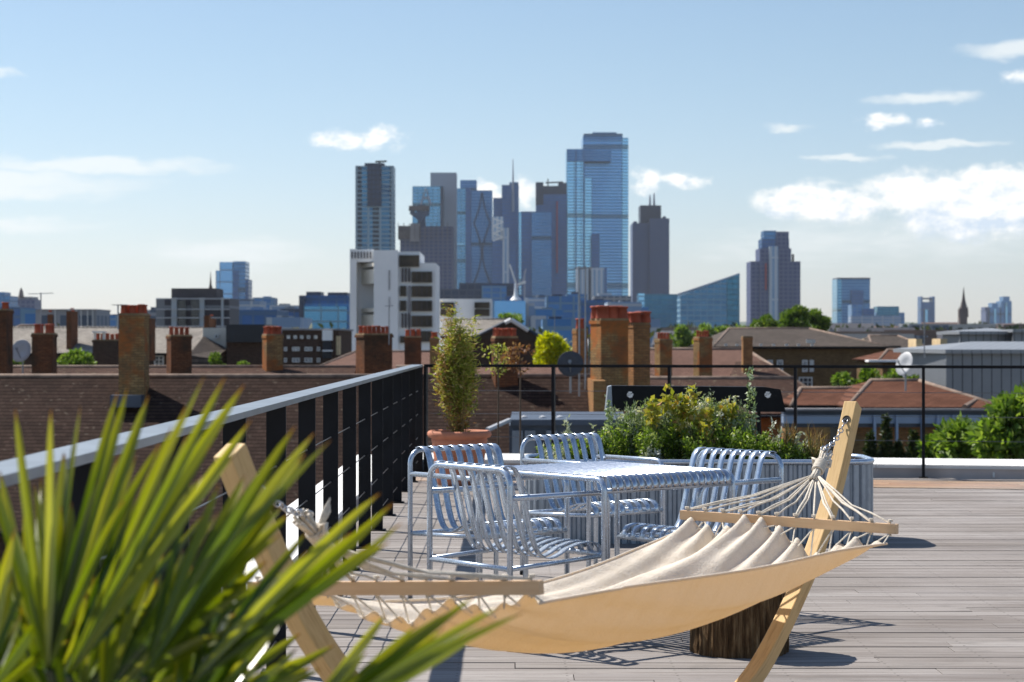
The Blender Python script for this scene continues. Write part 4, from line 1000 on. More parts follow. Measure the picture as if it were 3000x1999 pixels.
# --- right: pink tiled house with three stacks
h8 = house('tiled_house', 'pinkish tiled house with three separate yellow chimneys right of the broad stack', 'house', 2060, 80)
gable_roof(h8, 1900, 2185, 1026, 90, 1160, 84, 'tile_p', 'brick_y', hipl=0, hipr=2.4)
mb = MB(); mb.quad(P(2118, 1150, 82.5), P(2380, 1150, 82.5), P(2275, 1080, 87), P(2172, 1024, 91)); rel(mb, h8).build('shaded_wing_roof', MT['tile_b2'], h8, solid=.05)  # darker tiles put this wing's shade into its colour
chimney(h8, 1918, 1972, 993, 1100, 84.5, (4, 18), 'brick_y', .8, None, 1, turn=22); chimney(h8, 2032, 2090, 987, 1128, 83.2, (5, 18), 'brick_y', .8, 'yellow stack with a row of short red pots', 1, turn=22)
chimney(h8, 2176, 2206, 985, 1110, 86, (0, 10), 'brick_o', .6, 'pot-less pale chimney')
h8b = house('outhouse', 'low brown roofed annexe below the broad chimney stack behind the black board', 'house', 1900, 70)
gable_roof(h8b, 1850, 2330, 1112, 72, 1215, 68.5, 'tile_b2', 'brick_y')
# --- large slate building on the right
h9 = house('brick_school', 'long yellow brick building with a big brown slate hipped roof and white windows', 'building', 2280, 120)
a, b_, c, d_ = gable_roof(h9, 2135, 2372, 965, 128, 1017, 120, 'slate_g', 'yellow_wall', hipl=1.8, hipr=3.6, eave_over=.3)
blk(h9, 2080, 2640, 1020, 1300, 123, 9, 'yellow_wall', 'wing', GZ); blk(h9, 2395, 2640, 1013, 1020, 122.6, 9.5, 'slate_g', 'wing_coping')
for x0, x1, g_l in ((2172, 2196, 'glass_d'), (2216, 2236, 'glass_l'), (2248, 2264, 'glass_d'), (2276, 2294, 'glass_d'), (2350, 2366, 'glass_d'), (2372, 2384, 'glass_l'), (2408, 2422, 'glass_d'), (2434, 2446, 'glass_l'), (2488, 2502, 'glass_l')): win(h9, x0, x1, 1055, 1090, 120.1 if x0 < 2390 else 122.9, (1, 1), glass=g_l, t=.09)
for x_ in (2122, 2155, 2225, 2262, 2300, 2335, 2375): win(h9, x_, x_ + 9, 1008, 1014, 119.9, (0, 0), glass='glass_l', t=.05)
win(h9, 2362, 2388, 995, 1008, 121.5, (0, 0), glass='glass_l')
win(h9, 2340, 2380, 1105, 1150, 120.1, (2, 2)); 
h10 = house('gabled_house', 'small brown roofed house with a sunlit cream gable beyond the yellow brick building', 'house', 2590, 150)
gable_roof(h10, 2545, 2630, 985, 156, 1022, 150, 'slate_g', 'yellow_wall', hipl=.7, hipr=1.4)
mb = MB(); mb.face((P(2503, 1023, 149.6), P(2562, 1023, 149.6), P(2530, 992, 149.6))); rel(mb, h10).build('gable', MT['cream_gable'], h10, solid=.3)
h10b = house('tiled_house', 'small orange tiled lean-to house left of the grey metal building', 'house', 2620, 100)
gable_roof(h10b, 2600, 2760, 1028, 104, 1058, 100, 'tile_r', 'yellow_wall', hipl=1.2); blk(h10b, 2545, 2690, 1055, 1061, 99.5, 1, 'render_w', 'fascia')

# --- ribbed metal building
m, t, b = newmat('seamed_zinc'); s = t.sep(t.uv()); seam = t.m('LESS_THAN', t.m('FRACT', t.m('DIVIDE', s[0], .42)), .10)
P_(t, b, t.mix(seam, t.mix(t.noise(t.objc(), 1.2, 4), (.20, .215, .24), (.26, .275, .30)), (.05, .055, .07)), .45, .4, .5, t.bump(seam, .03, .6)); MT['zinc'] = m
m, t, b = newmat('pale_seamed_roof'); s = t.sep(t.uv()); seam = t.m('LESS_THAN', t.m('FRACT', t.m('DIVIDE', s[0], .42)), .14)
P_(t, b, t.mix(seam, (.30, .315, .335), (.20, .21, .23)), .5, .4, .5, t.bump(seam, .03, .8)); MT['zinc_roof'] = m
h11 = house('metal_clad_building', 'grey seamed metal building with pale roof behind the post at the right', 'building', 2850, 84)
def metal(px0, pxc, px1, py_e, py_b, D, dl, py_r, over=.35):
    L, C, Rr = (Xp(px0, D + dl), D + dl), (Xp(pxc, D), D), (Xp(px1, D + .3), D + .3); Bk = (L[0] + Rr[0] - C[0], L[1] + Rr[1] - C[1] + 3); ze = Zp(py_e, D)
    mb = MB(); mb.prism([L, C, Rr, (Rr[0], Rr[1] + 7), (L[0], L[1] + 4)], GZ, ze); rel(mb, h11).build('clad_wall', MT['zinc'], h11)
    o_ = over; mb = MB(); e = [(L[0] - o_, L[1] - o_), (C[0] - o_ * .3, C[1] - o_), (Rr[0] + o_, Rr[1] - o_), (Rr[0] + o_, Rr[1] + 7), (L[0] - o_, L[1] + 4)]
    mb.prism(e, ze, ze + .16, bottom=True); rel(mb, h11).build('fascia', MT['zinc_roof'], h11)
    mb = MB(); zr = ze + (Zp(py_r, D + 5) - ze) ; zr = Zp(py_r, D + 5); r0 = Vector((L[0] + 2.4, D + 5, zr)); r1 = Vector((Rr[0], D + 5, zr)); A, B, C_ = Vector((*e[0], ze + .165)), Vector((*e[1], ze + .165)), Vector((*e[2], ze + .165))
    mb.quad(B, C_, r1, r0); mb.face((A, B, r0), [(0, 0), ((B - A).length, 0), (1.2, 2)]); mb.face((Vector((*e[4], ze + .165)), A, r0), [(0, 0), (2, 0), (1, 1)]); mb.quad(C_ + Vector((0, 7, 0)), Vector((*e[4], ze + .165)), r0, r1)
    rel(mb, h11).build('roof', MT['zinc_roof'], h11)
metal(2690, 2772, 3080, 1036, 1180, 84, 5.2, 1001)
metal(2806, 2812, 2966, 980, 1010, 110, 1.6, 962); metal(2962, 2968, 3100, 974, 1010, 109, 1.6, 964)
for a_, b_ in ((2684, 2702), (2755, 2775)): blk(h11, a_, b_, 993, 1020, 100, 2, 'cream_gable', 'rear_pier')
# --- terracotta hipped roof
h12 = house('pavilion', 'low pavilion under a red-brown hipped pantile roof with pale blue window band', 'building', 2620, 66)
gable_roof(h12, 2550, 2692, 1119, 70, 1196, 64.5, 'tile_r', 'brick_o', hipl=1.75, hipr=1.7)
gable_roof(h12, 2345, 2560, 1142, 70.6, 1190, 66.5, 'tile_r', 'brick_o', hipl=.9)
mb = MB(); A = [P(2826, 1194, 64.4), P(2925, 1196, 64.2), P(2905, 1172, 67), P(2845, 1172, 67)]; mb.quad(*A); rel(mb, h12).build('end_roof', MT['tile_r'], h12)
mb = MB(); mb.tube([P(2826, 1194, 64.3), P(2858, 1175, 66)], .1, 6); rel(mb, h12).build('hip_tiles', MT['ridge'], h12)
blk(h12, 2296, 2935, 1198, 1204, 64.1, .6, 'conc', 'gutter_board'); blk(h12, 2296, 2935, 1204, 1217, 64.4, .6, 'lead', 'painted_eaves_shadow')  # dark strip under the gutter board stands in for the eaves' shade
MT['blue_band'] = plain('pale_blue_panels', (.27, .36, .50), .4, .1, .12, .5)
blk(h12, 2296, 2935, 1217, 1241, 64.25, .6, 'blue_band', 'window_band'); blk(h12, 2296, 2935, 1241, 1252, 64.4, .6, 'lead', 'lower_rail')
blk(h12, 2300, 2432, 1252, 1420, 64.3, 1, 'brick_o', 'wall', GZ); blk(h12, 2432, 2935, 1252, 1420, 64.8, 1, 'glass_d', 'glazing', GZ)
for x_ in (2475, 2560, 2625, 2700, 2745, 2790): blk(h12, x_, x_ + 7, 1217, 1420, 64.1, .2, 'blue_band', 'mullion')
# --- lead flat roof behind the potted bamboo
h13 = house('lead_roofed_annexe', 'blue-grey lead roofed annexe between the clay pot and the planter', 'building', 1650, 40)
mb = MB(); mb.prism([(Xp(1495, 40), 40), (Xp(1830, 40), 40), (Xp(1830, 44), 44.5), (Xp(1500, 44), 44.5)], Zp(1247, 40), Zp(1230, 40)); rel(mb, h13).build('roof', MT['lead'], h13)
blk(h13, 1492, 1830, 1247, 1400, 40.15, 4, 'lead', 'wall', GZ)
MT['blue_glass'] = plain('blue_reflecting_glass', (.16, .22, .30), .15, .6, .4, .6)
for x_ in (1500, 1537, 1600): blk(h13, x_, x_ + 32, 1262, 1335, 40.0, .12, 'blue_glass', 'window')
mb = MB(); mb.tube([P(1428, 1260, 38.5), P(1492, 1232, 40)], .05, 5); rel(mb, h13).build('sloping_edge', MT['dish'], h13)
for x_ in (1535, 1590, 1640): MB().lathe([(.09, 0), (.07, .07), (.001, .10)], P(x_, 1231, 41) - h13.location, 10).build('roof_light', MT['dish'], h13)

# --- dishes, aerials, masts
def dish(px, py, D, rad, mat, label, aim=(.3, -.9, .35)):
    c = P(px, py, D); r = thing('satellite_dish', label, 'satellite dish', c); A = Vector(aim).normalized(); rot = A.to_track_quat('Z', 'Y').to_matrix().to_4x4()
    mb = MB(); mb.lathe([(.001, 0), (rad * .5, rad * .06), (rad, rad * .24), (rad * 1.01, rad * .22), (rad * .5, rad * .02), (.001, -.04)], (0, 0, 0), 28); o = mb.build('reflector', MT[mat], r, smooth=True); o.matrix_local = rot
    MB().tube([A * 0 + Vector((0, 0, -rad * .9)), A * rad * .9], .02, 5).build('feed_arm', MT['mast'], r); MB().tube([A * rad * .85, A * rad * 1.0], .05, 8).build('feed_horn', MT['mast'], r)
    MB().tube([(0, .08, 0), (0, .1, -rad * 2.2)], .03, 6).build('mount', MT['mast'], r); return r
dish(65, 1030, 72, .42, 'dish', 'big pale grey satellite dish beside the leftmost squat chimney', (-.35, -1, .3))
dish(2655, 1068, 62, .38, 'dish', 'white satellite dish left of the metal building', (-.9, -.5, .3))
dish(1672, 1068, 55, .36, 'dark_dish', 'dark mesh satellite dish by the slim orange chimney', (-.1, -1, .25))
dish(1718, 1030, 62, .42, 'dish', 'pale dish edge showing behind the broad yellow stack', (-1, -.25, .25))
def aerial(px, py0, py1, D, label, arms=5, w=.9):
    c = P(px, py1, D); r = thing('tv_aerial', label, 'aerial', c); h_ = (py1 - py0) / F * D; MB().tube([(0, 0, -.4), (0, 0, h_)], .025, 5).build('mast', MT['mast'], r)
    mb = MB(); mb.tube([(-w / 2, 0, h_ * .97), (w / 2, 0, h_ * .99)], .016, 4)
    for k in range(arms): x = -w / 2 + w * k / (arms - 1); mb.tube([(x, -.18, h_ * .98), (x, .18, h_ * .98)], .01, 4)
    mb.build('elements', MT['mast'], r); return r
aerial(120, 858, 975, 76, 'thin television aerial above the leftmost squat chimney', 5, .9)
aerial(346, 893, 925, 58.5, 'small aerial left of the tall yellow chimney', 4, .3)
aerial(1715, 780, 1100, 56, 'very tall thin mast beside the broad yellow stack', 3, .35)
c = P(1715, 1100, 56)
aerial(1697, 780, 1120, 55.4, 'second tall mast with a bent head near the broad yellow stack', 3, .6)
aerial(1625, 925, 1000, 150, 'white aerial left of the slim orange chimney', 4, 1.2)
aerial(2708, 905, 1020, 80, 'thin mast above the left end of the metal building', 3, .4)
aerial(1140, 895, 980, 76, 'small aerial above the broad sooty stack', 3, .3)

# ================================================================ TREES
MT['tl_green'] = leafmat('tree_green', [(0, (.03, .07, .008)), (.4, (.085, .155, .016)), (.8, (.17, .27, .028)), (1, (.28, .36, .06))], .4)
MT['tl_lime'] = leafmat('lime_yellow', [(0, (.22, .26, .006)), (.4, (.44, .48, .008)), (.8, (.62, .60, .01)), (1, (.74, .68, .04))], .4)
MT['tl_dark'] = leafmat('conifer', [(0, (.012, .028, .008)), (.5, (.035, .06, .015)), (1, (.09, .10, .03))], .2)
MT['tl_blue'] = leafmat('pale_green', [(0, (.06, .12, .02)), (.5, (.16, .26, .04)), (1, (.30, .40, .10))], .4)
MT['tl_red'] = leafmat('red_leaf', [(0, (.10, .035, .02)), (.5, (.28, .12, .06)), (1, (.40, .24, .12))], .3)
MT['trunk'] = plain('tree_trunk', (.09, .065, .045), .95, 0, .3, 3)
def tree(px0, px1, py0, py1, D, mat, label, group=None, leaf=.22, dens=1., nblob=16, conifer=False, seed=0, ground=GZ, cat='tree', name='tree', shape=1.):
    g = np.random.default_rng(seed + abs(int(px0))); x0, x1 = Xp(px0, D), Xp(px1, D); z0, z1 = Zp(py1, D), Zp(py0, D); cx_, w, h_ = (x0 + x1) / 2, x1 - x0, z1 - z0
    r = thing(name, label, cat, (cx_, D, ground), 0, group); cz = (z0 + z1) / 2 - ground; dp = w * .8
    C_ = []; Dd = []; bl_ = []
    for k in range(nblob):
        if conifer:
            f_ = k / nblob; a = g.uniform(0, 6.28); rr = w / 2 * (1 - f_) * g.uniform(.3, .8); c = np.array([math.cos(a) * rr, math.sin(a) * rr * .8, cz - h_ / 2 + h_ * (f_ * .95)]); br = w * .26 * (1.15 - f_)
        else:
            a = g.uniform(0, 6.28); e_ = g.uniform(-.9, 1.); rr = math.sqrt(max(0, 1 - e_ * e_)) * g.uniform(.35, .92); c = np.array([math.cos(a) * rr * w / 2 * .82, math.sin(a) * rr * dp / 2 * .8, cz + e_ * h_ / 2 * .74]); br = min(w, h_ * 1.2) * g.uniform(.11, .22)
        bl_.append((c, br)); n = int(dens * 60 * (br / leaf) ** 1.6) + 12
        v = g.normal(size=(n, 3)); v /= np.linalg.norm(v, axis=1, keepdims=True); rad = br * g.uniform(.45, 1.12, (n, 1)) ** .6
        C_.append(c + v * rad * np.array([1, 1, .85])); Dd.append(v + g.normal(size=(n, 3)) * .9 + np.array([0, 0, .2]))
    C_ = np.concatenate(C_); Dd = np.concatenate(Dd)
    tk = .12 if leaf < .08 else 1.; mb = MB(); top = cz + h_ * .25; mb.tube([(0, 0, 0), (w * .02, 0, (cz - h_ * .4)), (0, 0, top)], [max(.12, w * .035) * tk, max(.09, w * .028) * tk, .03 * tk], 8)
    for c, br in bl_[::2]: mb.tube([(0, 0, max(.5, cz - h_ * .38)), tuple(c * np.array([.5, .5, 1]) - np.array([0, 0, h_ * .08])), tuple(c)], [max(.05, w * .016) * tk, .04 * tk, .012 * tk], 5)
    mb.build('trunk', MT['trunk'], r)
    leaves('crown', C_, Dd, leaf * g.uniform(.7, 1.3, len(C_)), leaf * .55, MT[mat], r, g)
    return r
tree(1540, 1682, 985, 1120, 84, 'tl_lime', 'bright lime-yellow tree between the red-pot chimney and the slim orange one', leaf=.16, nblob=30, dens=1.6)
tree(-40, 70, 1040, 1110, 95, 'tl_blue', 'green tree top below the big satellite dish', leaf=.2, nblob=14)
tree(150, 290, 1033, 1110, 95, 'tl_blue', 'light green tree right of the leftmost squat chimney', leaf=.2, nblob=22)
tree(608, 664, 1030, 1110, 100, 'tl_green', 'small green tree in front of the black clad tank', leaf=.18, nblob=12)
tree(690, 735, 1058, 1110, 101, 'tl_blue', 'little sapling tip left of the yellow lit-edge chimney', leaf=.15, nblob=8)
tree(1440, 1560, 922, 1010, 190, 'tl_blue', 'pale green tree top behind the white-edged gable', leaf=.35, nblob=16)
tree(2275, 2375, 888, 1000, 200, 'tl_green', 'tallest dark green tree behind the big brown slate roof', leaf=.35, nblob=30, dens=1.3)
tree(2200, 2290, 925, 1000, 205, 'tl_green', 'rounded tree left of the tallest dark tree', leaf=.35, nblob=22, dens=1.3)
tree(2350, 2440, 905, 1010, 210, 'tl_green', 'dark tree right of the tallest one behind the slate roof', leaf=.35, nblob=22, dens=1.3)
for i, (a, b_, y_) in enumerate(((1965, 2045, 952), (2030, 2100, 948), (2085, 2160, 955), (2140, 2215, 948))): tree(a, b_, y_, 1040, 230, 'tl_blue', 'low rounded green tree in the row below the glass offices', 'row of low green trees below the glass offices', .4, nblob=16, seed=i)
tree(2030, 2062, 985, 1040, 160, 'tl_lime', 'small yellow-green tree peeping over the pink tiled roof', leaf=.25, nblob=8)
for i, (a, b_, y_) in enumerate(((2430, 2520, 1095), (2500, 2590, 1072), (2570, 2650, 1085), (2630, 2700, 1100))): tree(a, b_, y_, 1180, 86, 'tl_green' if i % 2 else 'tl_blue', 'mid green tree in the row behind the red-brown hipped roof', 'trees behind the red-brown hipped roof', .22, nblob=18, seed=i)
tree(2740, 2890, 1225, 1420, 36, 'tl_blue', 'leafy bright green bush directly behind the post at the right', leaf=.19, nblob=26, dens=1.0, shape=1)
tree(2690, 2790, 1270, 1420, 38, 'tl_green', 'lower green bush left of the right-hand trees', leaf=.17, nblob=16)
tree(2860, 3110, 1148, 1420, 35, 'tl_blue', 'tall leafy green tree cut by the right edge of the view', leaf=.21, nblob=46, dens=1.0)
for i, (a, b_, y_) in enumerate(((2565, 2625, 1205), (2520, 2580, 1262), (2640, 2712, 1255), (2600, 2660, 1290), (2690, 2740, 1300))): tree(a, b_, y_, 1400, 42, 'tl_dark', 'dark narrow conifer behind the white coping', 'dark conifers behind the far parapet', .10, nblob=34, conifer=True, dens=1.0, seed=i, cat='conifer', name='conifer')
tree(1470, 1575, 1005, 1095, 24, 'tl_red', 'twiggy red-leaved shrub behind the slim railing', leaf=.055, nblob=9, dens=.22, cat='shrub', name='red_leaved_shrub', ground=-3)
tree(1395, 1520, 1000, 1100, 24.6, 'bamboo_leaf', 'thin green sprigs rising right of the potted bamboo', leaf=.05, nblob=7, dens=.14, cat='shrub', name='green_shrub', ground=-3)
# ================================================================ SKYLINE
def tower(name, label, px, D, cat='tower'): return thing(name, label, cat, (Xp(px, D), D, GZ))
def tb(par, px0, px1, py0, D, mat, dep=35., pxc=None, dl=None, py1=None, name='shaft', wedge=None, label=None):
    """block whose front spans px0..px1 at distance D; pxc = picture column of its near corner"""
    z1 = Zp(py0, D); z0 = GZ if py1 is None else Zp(py1, D)
    if pxc is None: pts = [(Xp(px0, D), D), (Xp(px1, D), D), (Xp(px1, D), D + dep), (Xp(px0, D), D + dep)]
    else:
        dl_, dr_ = dl or (dep, dep); L, C, Rr = (Xp(px0, D + dl_), D + dl_), (Xp(pxc, D), D), (Xp(px1, D + dr_), D + dr_)
        pts = [L, C, Rr, (L[0] + Rr[0] - C[0], L[1] + Rr[1] - C[1])]
    z = z1 if wedge is None else [z1, Zp(wedge, D), Zp(wedge, D), z1]
    mb = MB(); mb.prism(pts, z0, z); o = rel(mb, par).build(name, MT[mat] if isinstance(mat, str) else mat, par)
    if label: o['label'] = label
    return o
def fac(key, *a, **k): MT[key] = facade(key, *a, **k)
fac('f_stripe', (.012, .05, .10), (.06, .24, .34), (.26, .36, .42), 3.4, 9., .30, .18, .6, .25, .4, dark=13)
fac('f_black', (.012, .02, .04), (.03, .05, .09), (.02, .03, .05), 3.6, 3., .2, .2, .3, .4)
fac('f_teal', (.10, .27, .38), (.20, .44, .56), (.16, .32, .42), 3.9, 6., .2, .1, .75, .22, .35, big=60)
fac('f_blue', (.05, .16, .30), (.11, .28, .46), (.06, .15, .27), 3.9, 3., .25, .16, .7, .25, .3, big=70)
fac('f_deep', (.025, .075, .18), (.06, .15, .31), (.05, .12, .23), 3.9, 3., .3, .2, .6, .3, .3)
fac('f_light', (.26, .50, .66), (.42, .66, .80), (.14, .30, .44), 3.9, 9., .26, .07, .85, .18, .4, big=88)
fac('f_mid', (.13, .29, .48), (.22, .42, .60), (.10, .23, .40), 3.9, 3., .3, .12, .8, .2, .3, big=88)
fac('f_42', (.05, .08, .14), (.085, .11, .17), (.06, .09, .19), 60, 3.2, .03, .45, .3, .45, .3)
fac('f_purple', (.035, .05, .115), (.075, .09, .155), (.12, .14, .24), 4., 4.4, .3, .26, .4, .4, .4)
fac('f_office', (.03, .14, .24), (.07, .26, .38), (.18, .32, .42), 4., 5., .3, .14, .6, .25, .5)
fac('f_tealbox', (.02, .15, .22), (.04, .26, .34), (.02, .13, .18), 4., 4., .2, .12, .6, .25, .5)
fac('f_scaf', (.025, .04, .09), (.05, .07, .14), (.13, .14, .20), 3.6, 4.4, .3, .3, .2, .6, .5)
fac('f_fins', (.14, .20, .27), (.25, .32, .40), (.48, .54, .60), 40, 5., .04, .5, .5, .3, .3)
fac('f_sky', (.22, .42, .62), (.30, .52, .70), (.22, .38, .54), 12, 20, .12, .05, .7, .25, .3)
fac('f_brown', (.035, .025, .03), (.06, .045, .05), (.20, .21, .23), 3.4, 24, .14, .06, .1, .6, .6)
fac('f_lowblue', (.03, .12, .26), (.08, .22, .40), (.14, .26, .38), 3.6, 6., .25, .16, .5, .3, .6)
fac('f_lowgrey', (.06, .07, .09), (.12, .13, .15), (.28, .29, .31), 3.4, 4., .35, .3, .2, .6, .6)
fac('f_pale', (.20, .24, .30), (.30, .34, .40), (.42, .46, .50), 3.4, 12., .25, .10, .3, .5, .5)
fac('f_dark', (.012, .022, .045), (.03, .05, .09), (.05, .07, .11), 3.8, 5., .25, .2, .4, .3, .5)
MT['core'] = plain('pale_concrete_core', (.34, .36, .42), .9, 0, .08, .02)
MT['red_steel'] = plain('red_steel', (.40, .05, .05), .6)
MT['blue_steel'] = plain('blue_steel', (.03, .06, .12), .6, .2, .2, .05)

T = tower('residential_tower', 'dark blue apartment tower banded with balconies, behind the white concrete block', 1097, 1500)
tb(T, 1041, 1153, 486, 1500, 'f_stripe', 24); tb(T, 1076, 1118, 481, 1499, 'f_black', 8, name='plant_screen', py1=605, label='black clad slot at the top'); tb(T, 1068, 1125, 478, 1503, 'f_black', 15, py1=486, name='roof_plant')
MB().tube([P(1100, 474, 1505) - T.location, P(1133, 473, 1505) - T.location], .7, 5).build('cleaning_crane', MT['black'], T); MB().tube([P(1112, 480, 1505) - T.location, P(1112, 473, 1505) - T.location], .7, 5).build('crane_mast', MT['black'], T)
T = tower('office_tower', 'teal glass tower with an A-shaped brace and pale concrete core behind it', 1268, 2350)
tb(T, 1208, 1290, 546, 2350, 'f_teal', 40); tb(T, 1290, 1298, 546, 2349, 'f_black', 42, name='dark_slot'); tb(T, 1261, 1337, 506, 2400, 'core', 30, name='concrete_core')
mb = MB(); l = T.location; mb.tube([P(1232, 600, 2347) - l, P(1247, 552, 2347) - l, P(1262, 600, 2347) - l], 1.3, 4); mb.tube([P(1238, 580, 2347) - l, P(1256, 580, 2347) - l], 1.2, 4); mb.build('brace', MT['core'], T)
T = tower('tower_under_construction', 'tower under construction wrapped in dark scaffold with a bulky crane head', 1245, 1900)
tb(T, 1228, 1328, 664, 1900, 'f_scaf', 36); tb(T, 1166, 1230, 662, 1898, 'conc_d', 34, py1=700, name='jump_form'); tb(T, 1172, 1228, 700, 1902, 'f_scaf', 30, name='lower_scaffold'); tb(T, 1202, 1228, 655, 1896, 'conc', 20, py1=708, name='concrete_panel')
tb(T, 1224, 1246, 600, 1905, 'blue_steel', 8, py1=664, name='crane_mast'); mb = MB(); l = T.location; rr_ = random.Random(2)
for k in range(16): a, b_ = rr_.uniform(1196, 1258), rr_.uniform(600, 628); mb.tube([P(1232, 640 + rr_.uniform(-12, 12), 1905) - l, P(a, b_, 1905) - l], 1.5, 4)
mb.build('crane_jibs', MT['blue_steel'], T); tb(T, 1198, 1258, 603, 1903, 'conc_d', 10, py1=617, name='crane_cab'); 
for x0 in range(1166, 1326, 16): tb(T, x0, x0 + 1.6, 652 + (x0 % 5), 1894, 'conc_d', 1, py1=700, name='edge_post')
T = tower('office_tower', 'blue notched glass tower with a crossed curve on its right face', 1388, 2500)
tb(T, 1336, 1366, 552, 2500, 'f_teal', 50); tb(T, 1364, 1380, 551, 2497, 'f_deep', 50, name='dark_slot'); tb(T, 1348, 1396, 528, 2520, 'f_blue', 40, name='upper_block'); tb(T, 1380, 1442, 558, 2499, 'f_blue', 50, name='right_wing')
mb = MB(); l = T.location; mb.tube([P(1388 + 22 * abs(math.cos(k / 24 * math.pi * 1.5)), 566 + k * 11, 2496) - l for k in range(25)], 1.2, 4); mb.tube([P(1436 - 22 * abs(math.cos(k / 24 * math.pi * 1.5)), 566 + k * 11, 2496) - l for k in range(25)], 1.2, 4); mb.build('diagonal_bracing', MT['blue_steel'], T)
tb(T, 1336, 1362, 713, 2494, 'f_light', 4, py1=720, name='ledge')
T = tower('office_tower', 'slim glass tower with a needle spire', 1495, 2450)
tb(T, 1470, 1520, 542, 2450, 'f_deep', 45); tb(T, 1492, 1519, 534, 2452, 'f_blue', 30, name='upper_block'); tb(T, 1445, 1472, 580, 2460, 'f_deep', 35, name='left_wing')
MB().tube([P(1503, 620, 2447) - T.location, P(1503, 540, 2447) - T.location, P(1503, 466, 2447) - T.location], [1.6, 1.3, .4], 6).build('spire', MT['core'], T)
T = tower('office_tower', 'slanted dark office block with white crossed stair bracing in front of the spire tower', 1470, 2300)
tb(T, 1442, 1512, 704, 2300, 'f_deep', 30); tb(T, 1441, 1475, 635, 2302, 'f_fins', 12, py1=704, name='bracing_head'); tb(T, 1472, 1491, 668, 2297, 'f_fins', 12, name='white_lift_shaft')
mb = MB(); l = T.location
for k in range(6): mb.tube([P(1444 + 30 * (k % 2), 640 + k * 11, 2295) - l, P(1474 - 30 * (k % 2), 651 + k * 11, 2295) - l], 1.0, 4)
mb.build('cross_bracing', MT['white'], T)
T = tower('office_tower', 'square deep blue glass tower with a pale left edge', 1568, 2350)
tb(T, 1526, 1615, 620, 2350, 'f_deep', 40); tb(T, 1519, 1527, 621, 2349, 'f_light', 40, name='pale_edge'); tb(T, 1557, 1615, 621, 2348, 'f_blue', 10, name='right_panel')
T = tower('office_tower', 'navy tower topped with black steel, left of the tallest tower', 1615, 2500)
tb(T, 1570, 1662, 570, 2500, 'f_deep', 40); tb(T, 1570, 1592, 534, 2499, 'f_black', 35, py1=600, name='steel_frame'); tb(T, 1592, 1650, 545, 2505, 'f_black', 30, py1=592, name='steel_frame'); tb(T, 1636, 1662, 536, 2502, 'f_black', 30, py1=572, name='steel_frame')
tb(T, 1630, 1634, 590, 2497, 'red_steel', 3, py1=800, name='red_stripe'); MB().tube([P(1598, 536, 2510) - T.location, P(1650, 534, 2510) - T.location], 1.2, 4).build('crane_jib', MT['black'], T); MB().tube([P(1605, 548, 2510) - T.location, P(1605, 524, 2510) - T.location], 1., 4).build('crane_mast', MT['black'], T)
T = tower('office_tower', 'tallest pale blue glass tower, two steps high, crowned by a dark band', 1750, 2520)
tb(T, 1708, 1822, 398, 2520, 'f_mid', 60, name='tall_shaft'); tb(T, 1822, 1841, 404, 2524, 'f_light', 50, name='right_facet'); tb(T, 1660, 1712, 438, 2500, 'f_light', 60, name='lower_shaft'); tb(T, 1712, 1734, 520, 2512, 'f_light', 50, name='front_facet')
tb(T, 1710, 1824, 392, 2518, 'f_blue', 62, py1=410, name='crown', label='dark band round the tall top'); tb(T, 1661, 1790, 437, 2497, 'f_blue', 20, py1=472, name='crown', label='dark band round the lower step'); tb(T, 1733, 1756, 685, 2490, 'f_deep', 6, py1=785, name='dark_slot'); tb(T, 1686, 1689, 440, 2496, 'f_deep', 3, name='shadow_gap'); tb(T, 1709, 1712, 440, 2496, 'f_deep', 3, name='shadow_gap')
tb(T, 1736, 1806, 388, 2530, 'f_blue', 30, py1=395, name='roof_plant')
T = tower('office_block', 'pale finned block standing in front of the foot of the tallest tower', 1732, 2200)
tb(T, 1690, 1724, 783, 2200, 'f_fins', 25); tb(T, 1732, 1770, 785, 2198, 'f_fins', 25, name='right_wing'); tb(T, 1770, 1778, 784, 2199, 'f_deep', 25, name='dark_edge'); tb(T, 1724, 1732, 783, 2204, 'f_dark', 20, name='dark_slot')
T = tower('dark_tower', 'dark grey ribbed tower with a black cap and two masts, right of the tallest tower', 1907, 2600)
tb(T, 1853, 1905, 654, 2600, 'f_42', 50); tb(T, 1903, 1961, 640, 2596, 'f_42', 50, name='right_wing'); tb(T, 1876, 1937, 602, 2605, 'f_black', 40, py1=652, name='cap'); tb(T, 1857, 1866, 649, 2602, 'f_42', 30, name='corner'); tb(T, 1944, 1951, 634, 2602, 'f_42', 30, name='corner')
for x_, y_ in ((1904, 572), (1916, 566)): MB().tube([P(x_, 604, 2610) - T.location, P(x_, y_, 2610) - T.location], [1.8, .7], 6).build('mast', MT['core'], T)
T = tower('office_block', 'teal glass box below the dark masted tower', 1930, 1700, 'office block')
tb(T, 1884, 1990, 862, 1700, 'f_tealbox', 30); tb(T, 1850, 1888, 890, 1702, 'f_tealbox', 25, name='left_wing'); tb(T, 1868, 1888, 860, 1699, 'f_light', 10, name='pale_corner')
T = tower('wedge_building', 'wedge-topped blue office building rising to the right', 2080, 1500, 'office block')
tb(T, 1993, 2130, 866, 1500, 'f_office', 30, wedge=818); tb(T, 2130, 2167, 818, 1499, 'f_tealbox', 30, wedge=804, name='glass_end')
mb = MB(); l = T.location; mb.tube([P(1985, 864, 1505) - l, P(2040, 846, 1505) - l, P(2130, 816, 1505) - l, P(2167, 803, 1505) - l], .9, 5); mb.build('roof_edge', MT['core'], T)
T = tower('stepped_tower', 'dark violet stepped tower standing apart behind the trees', 2272, 1900)
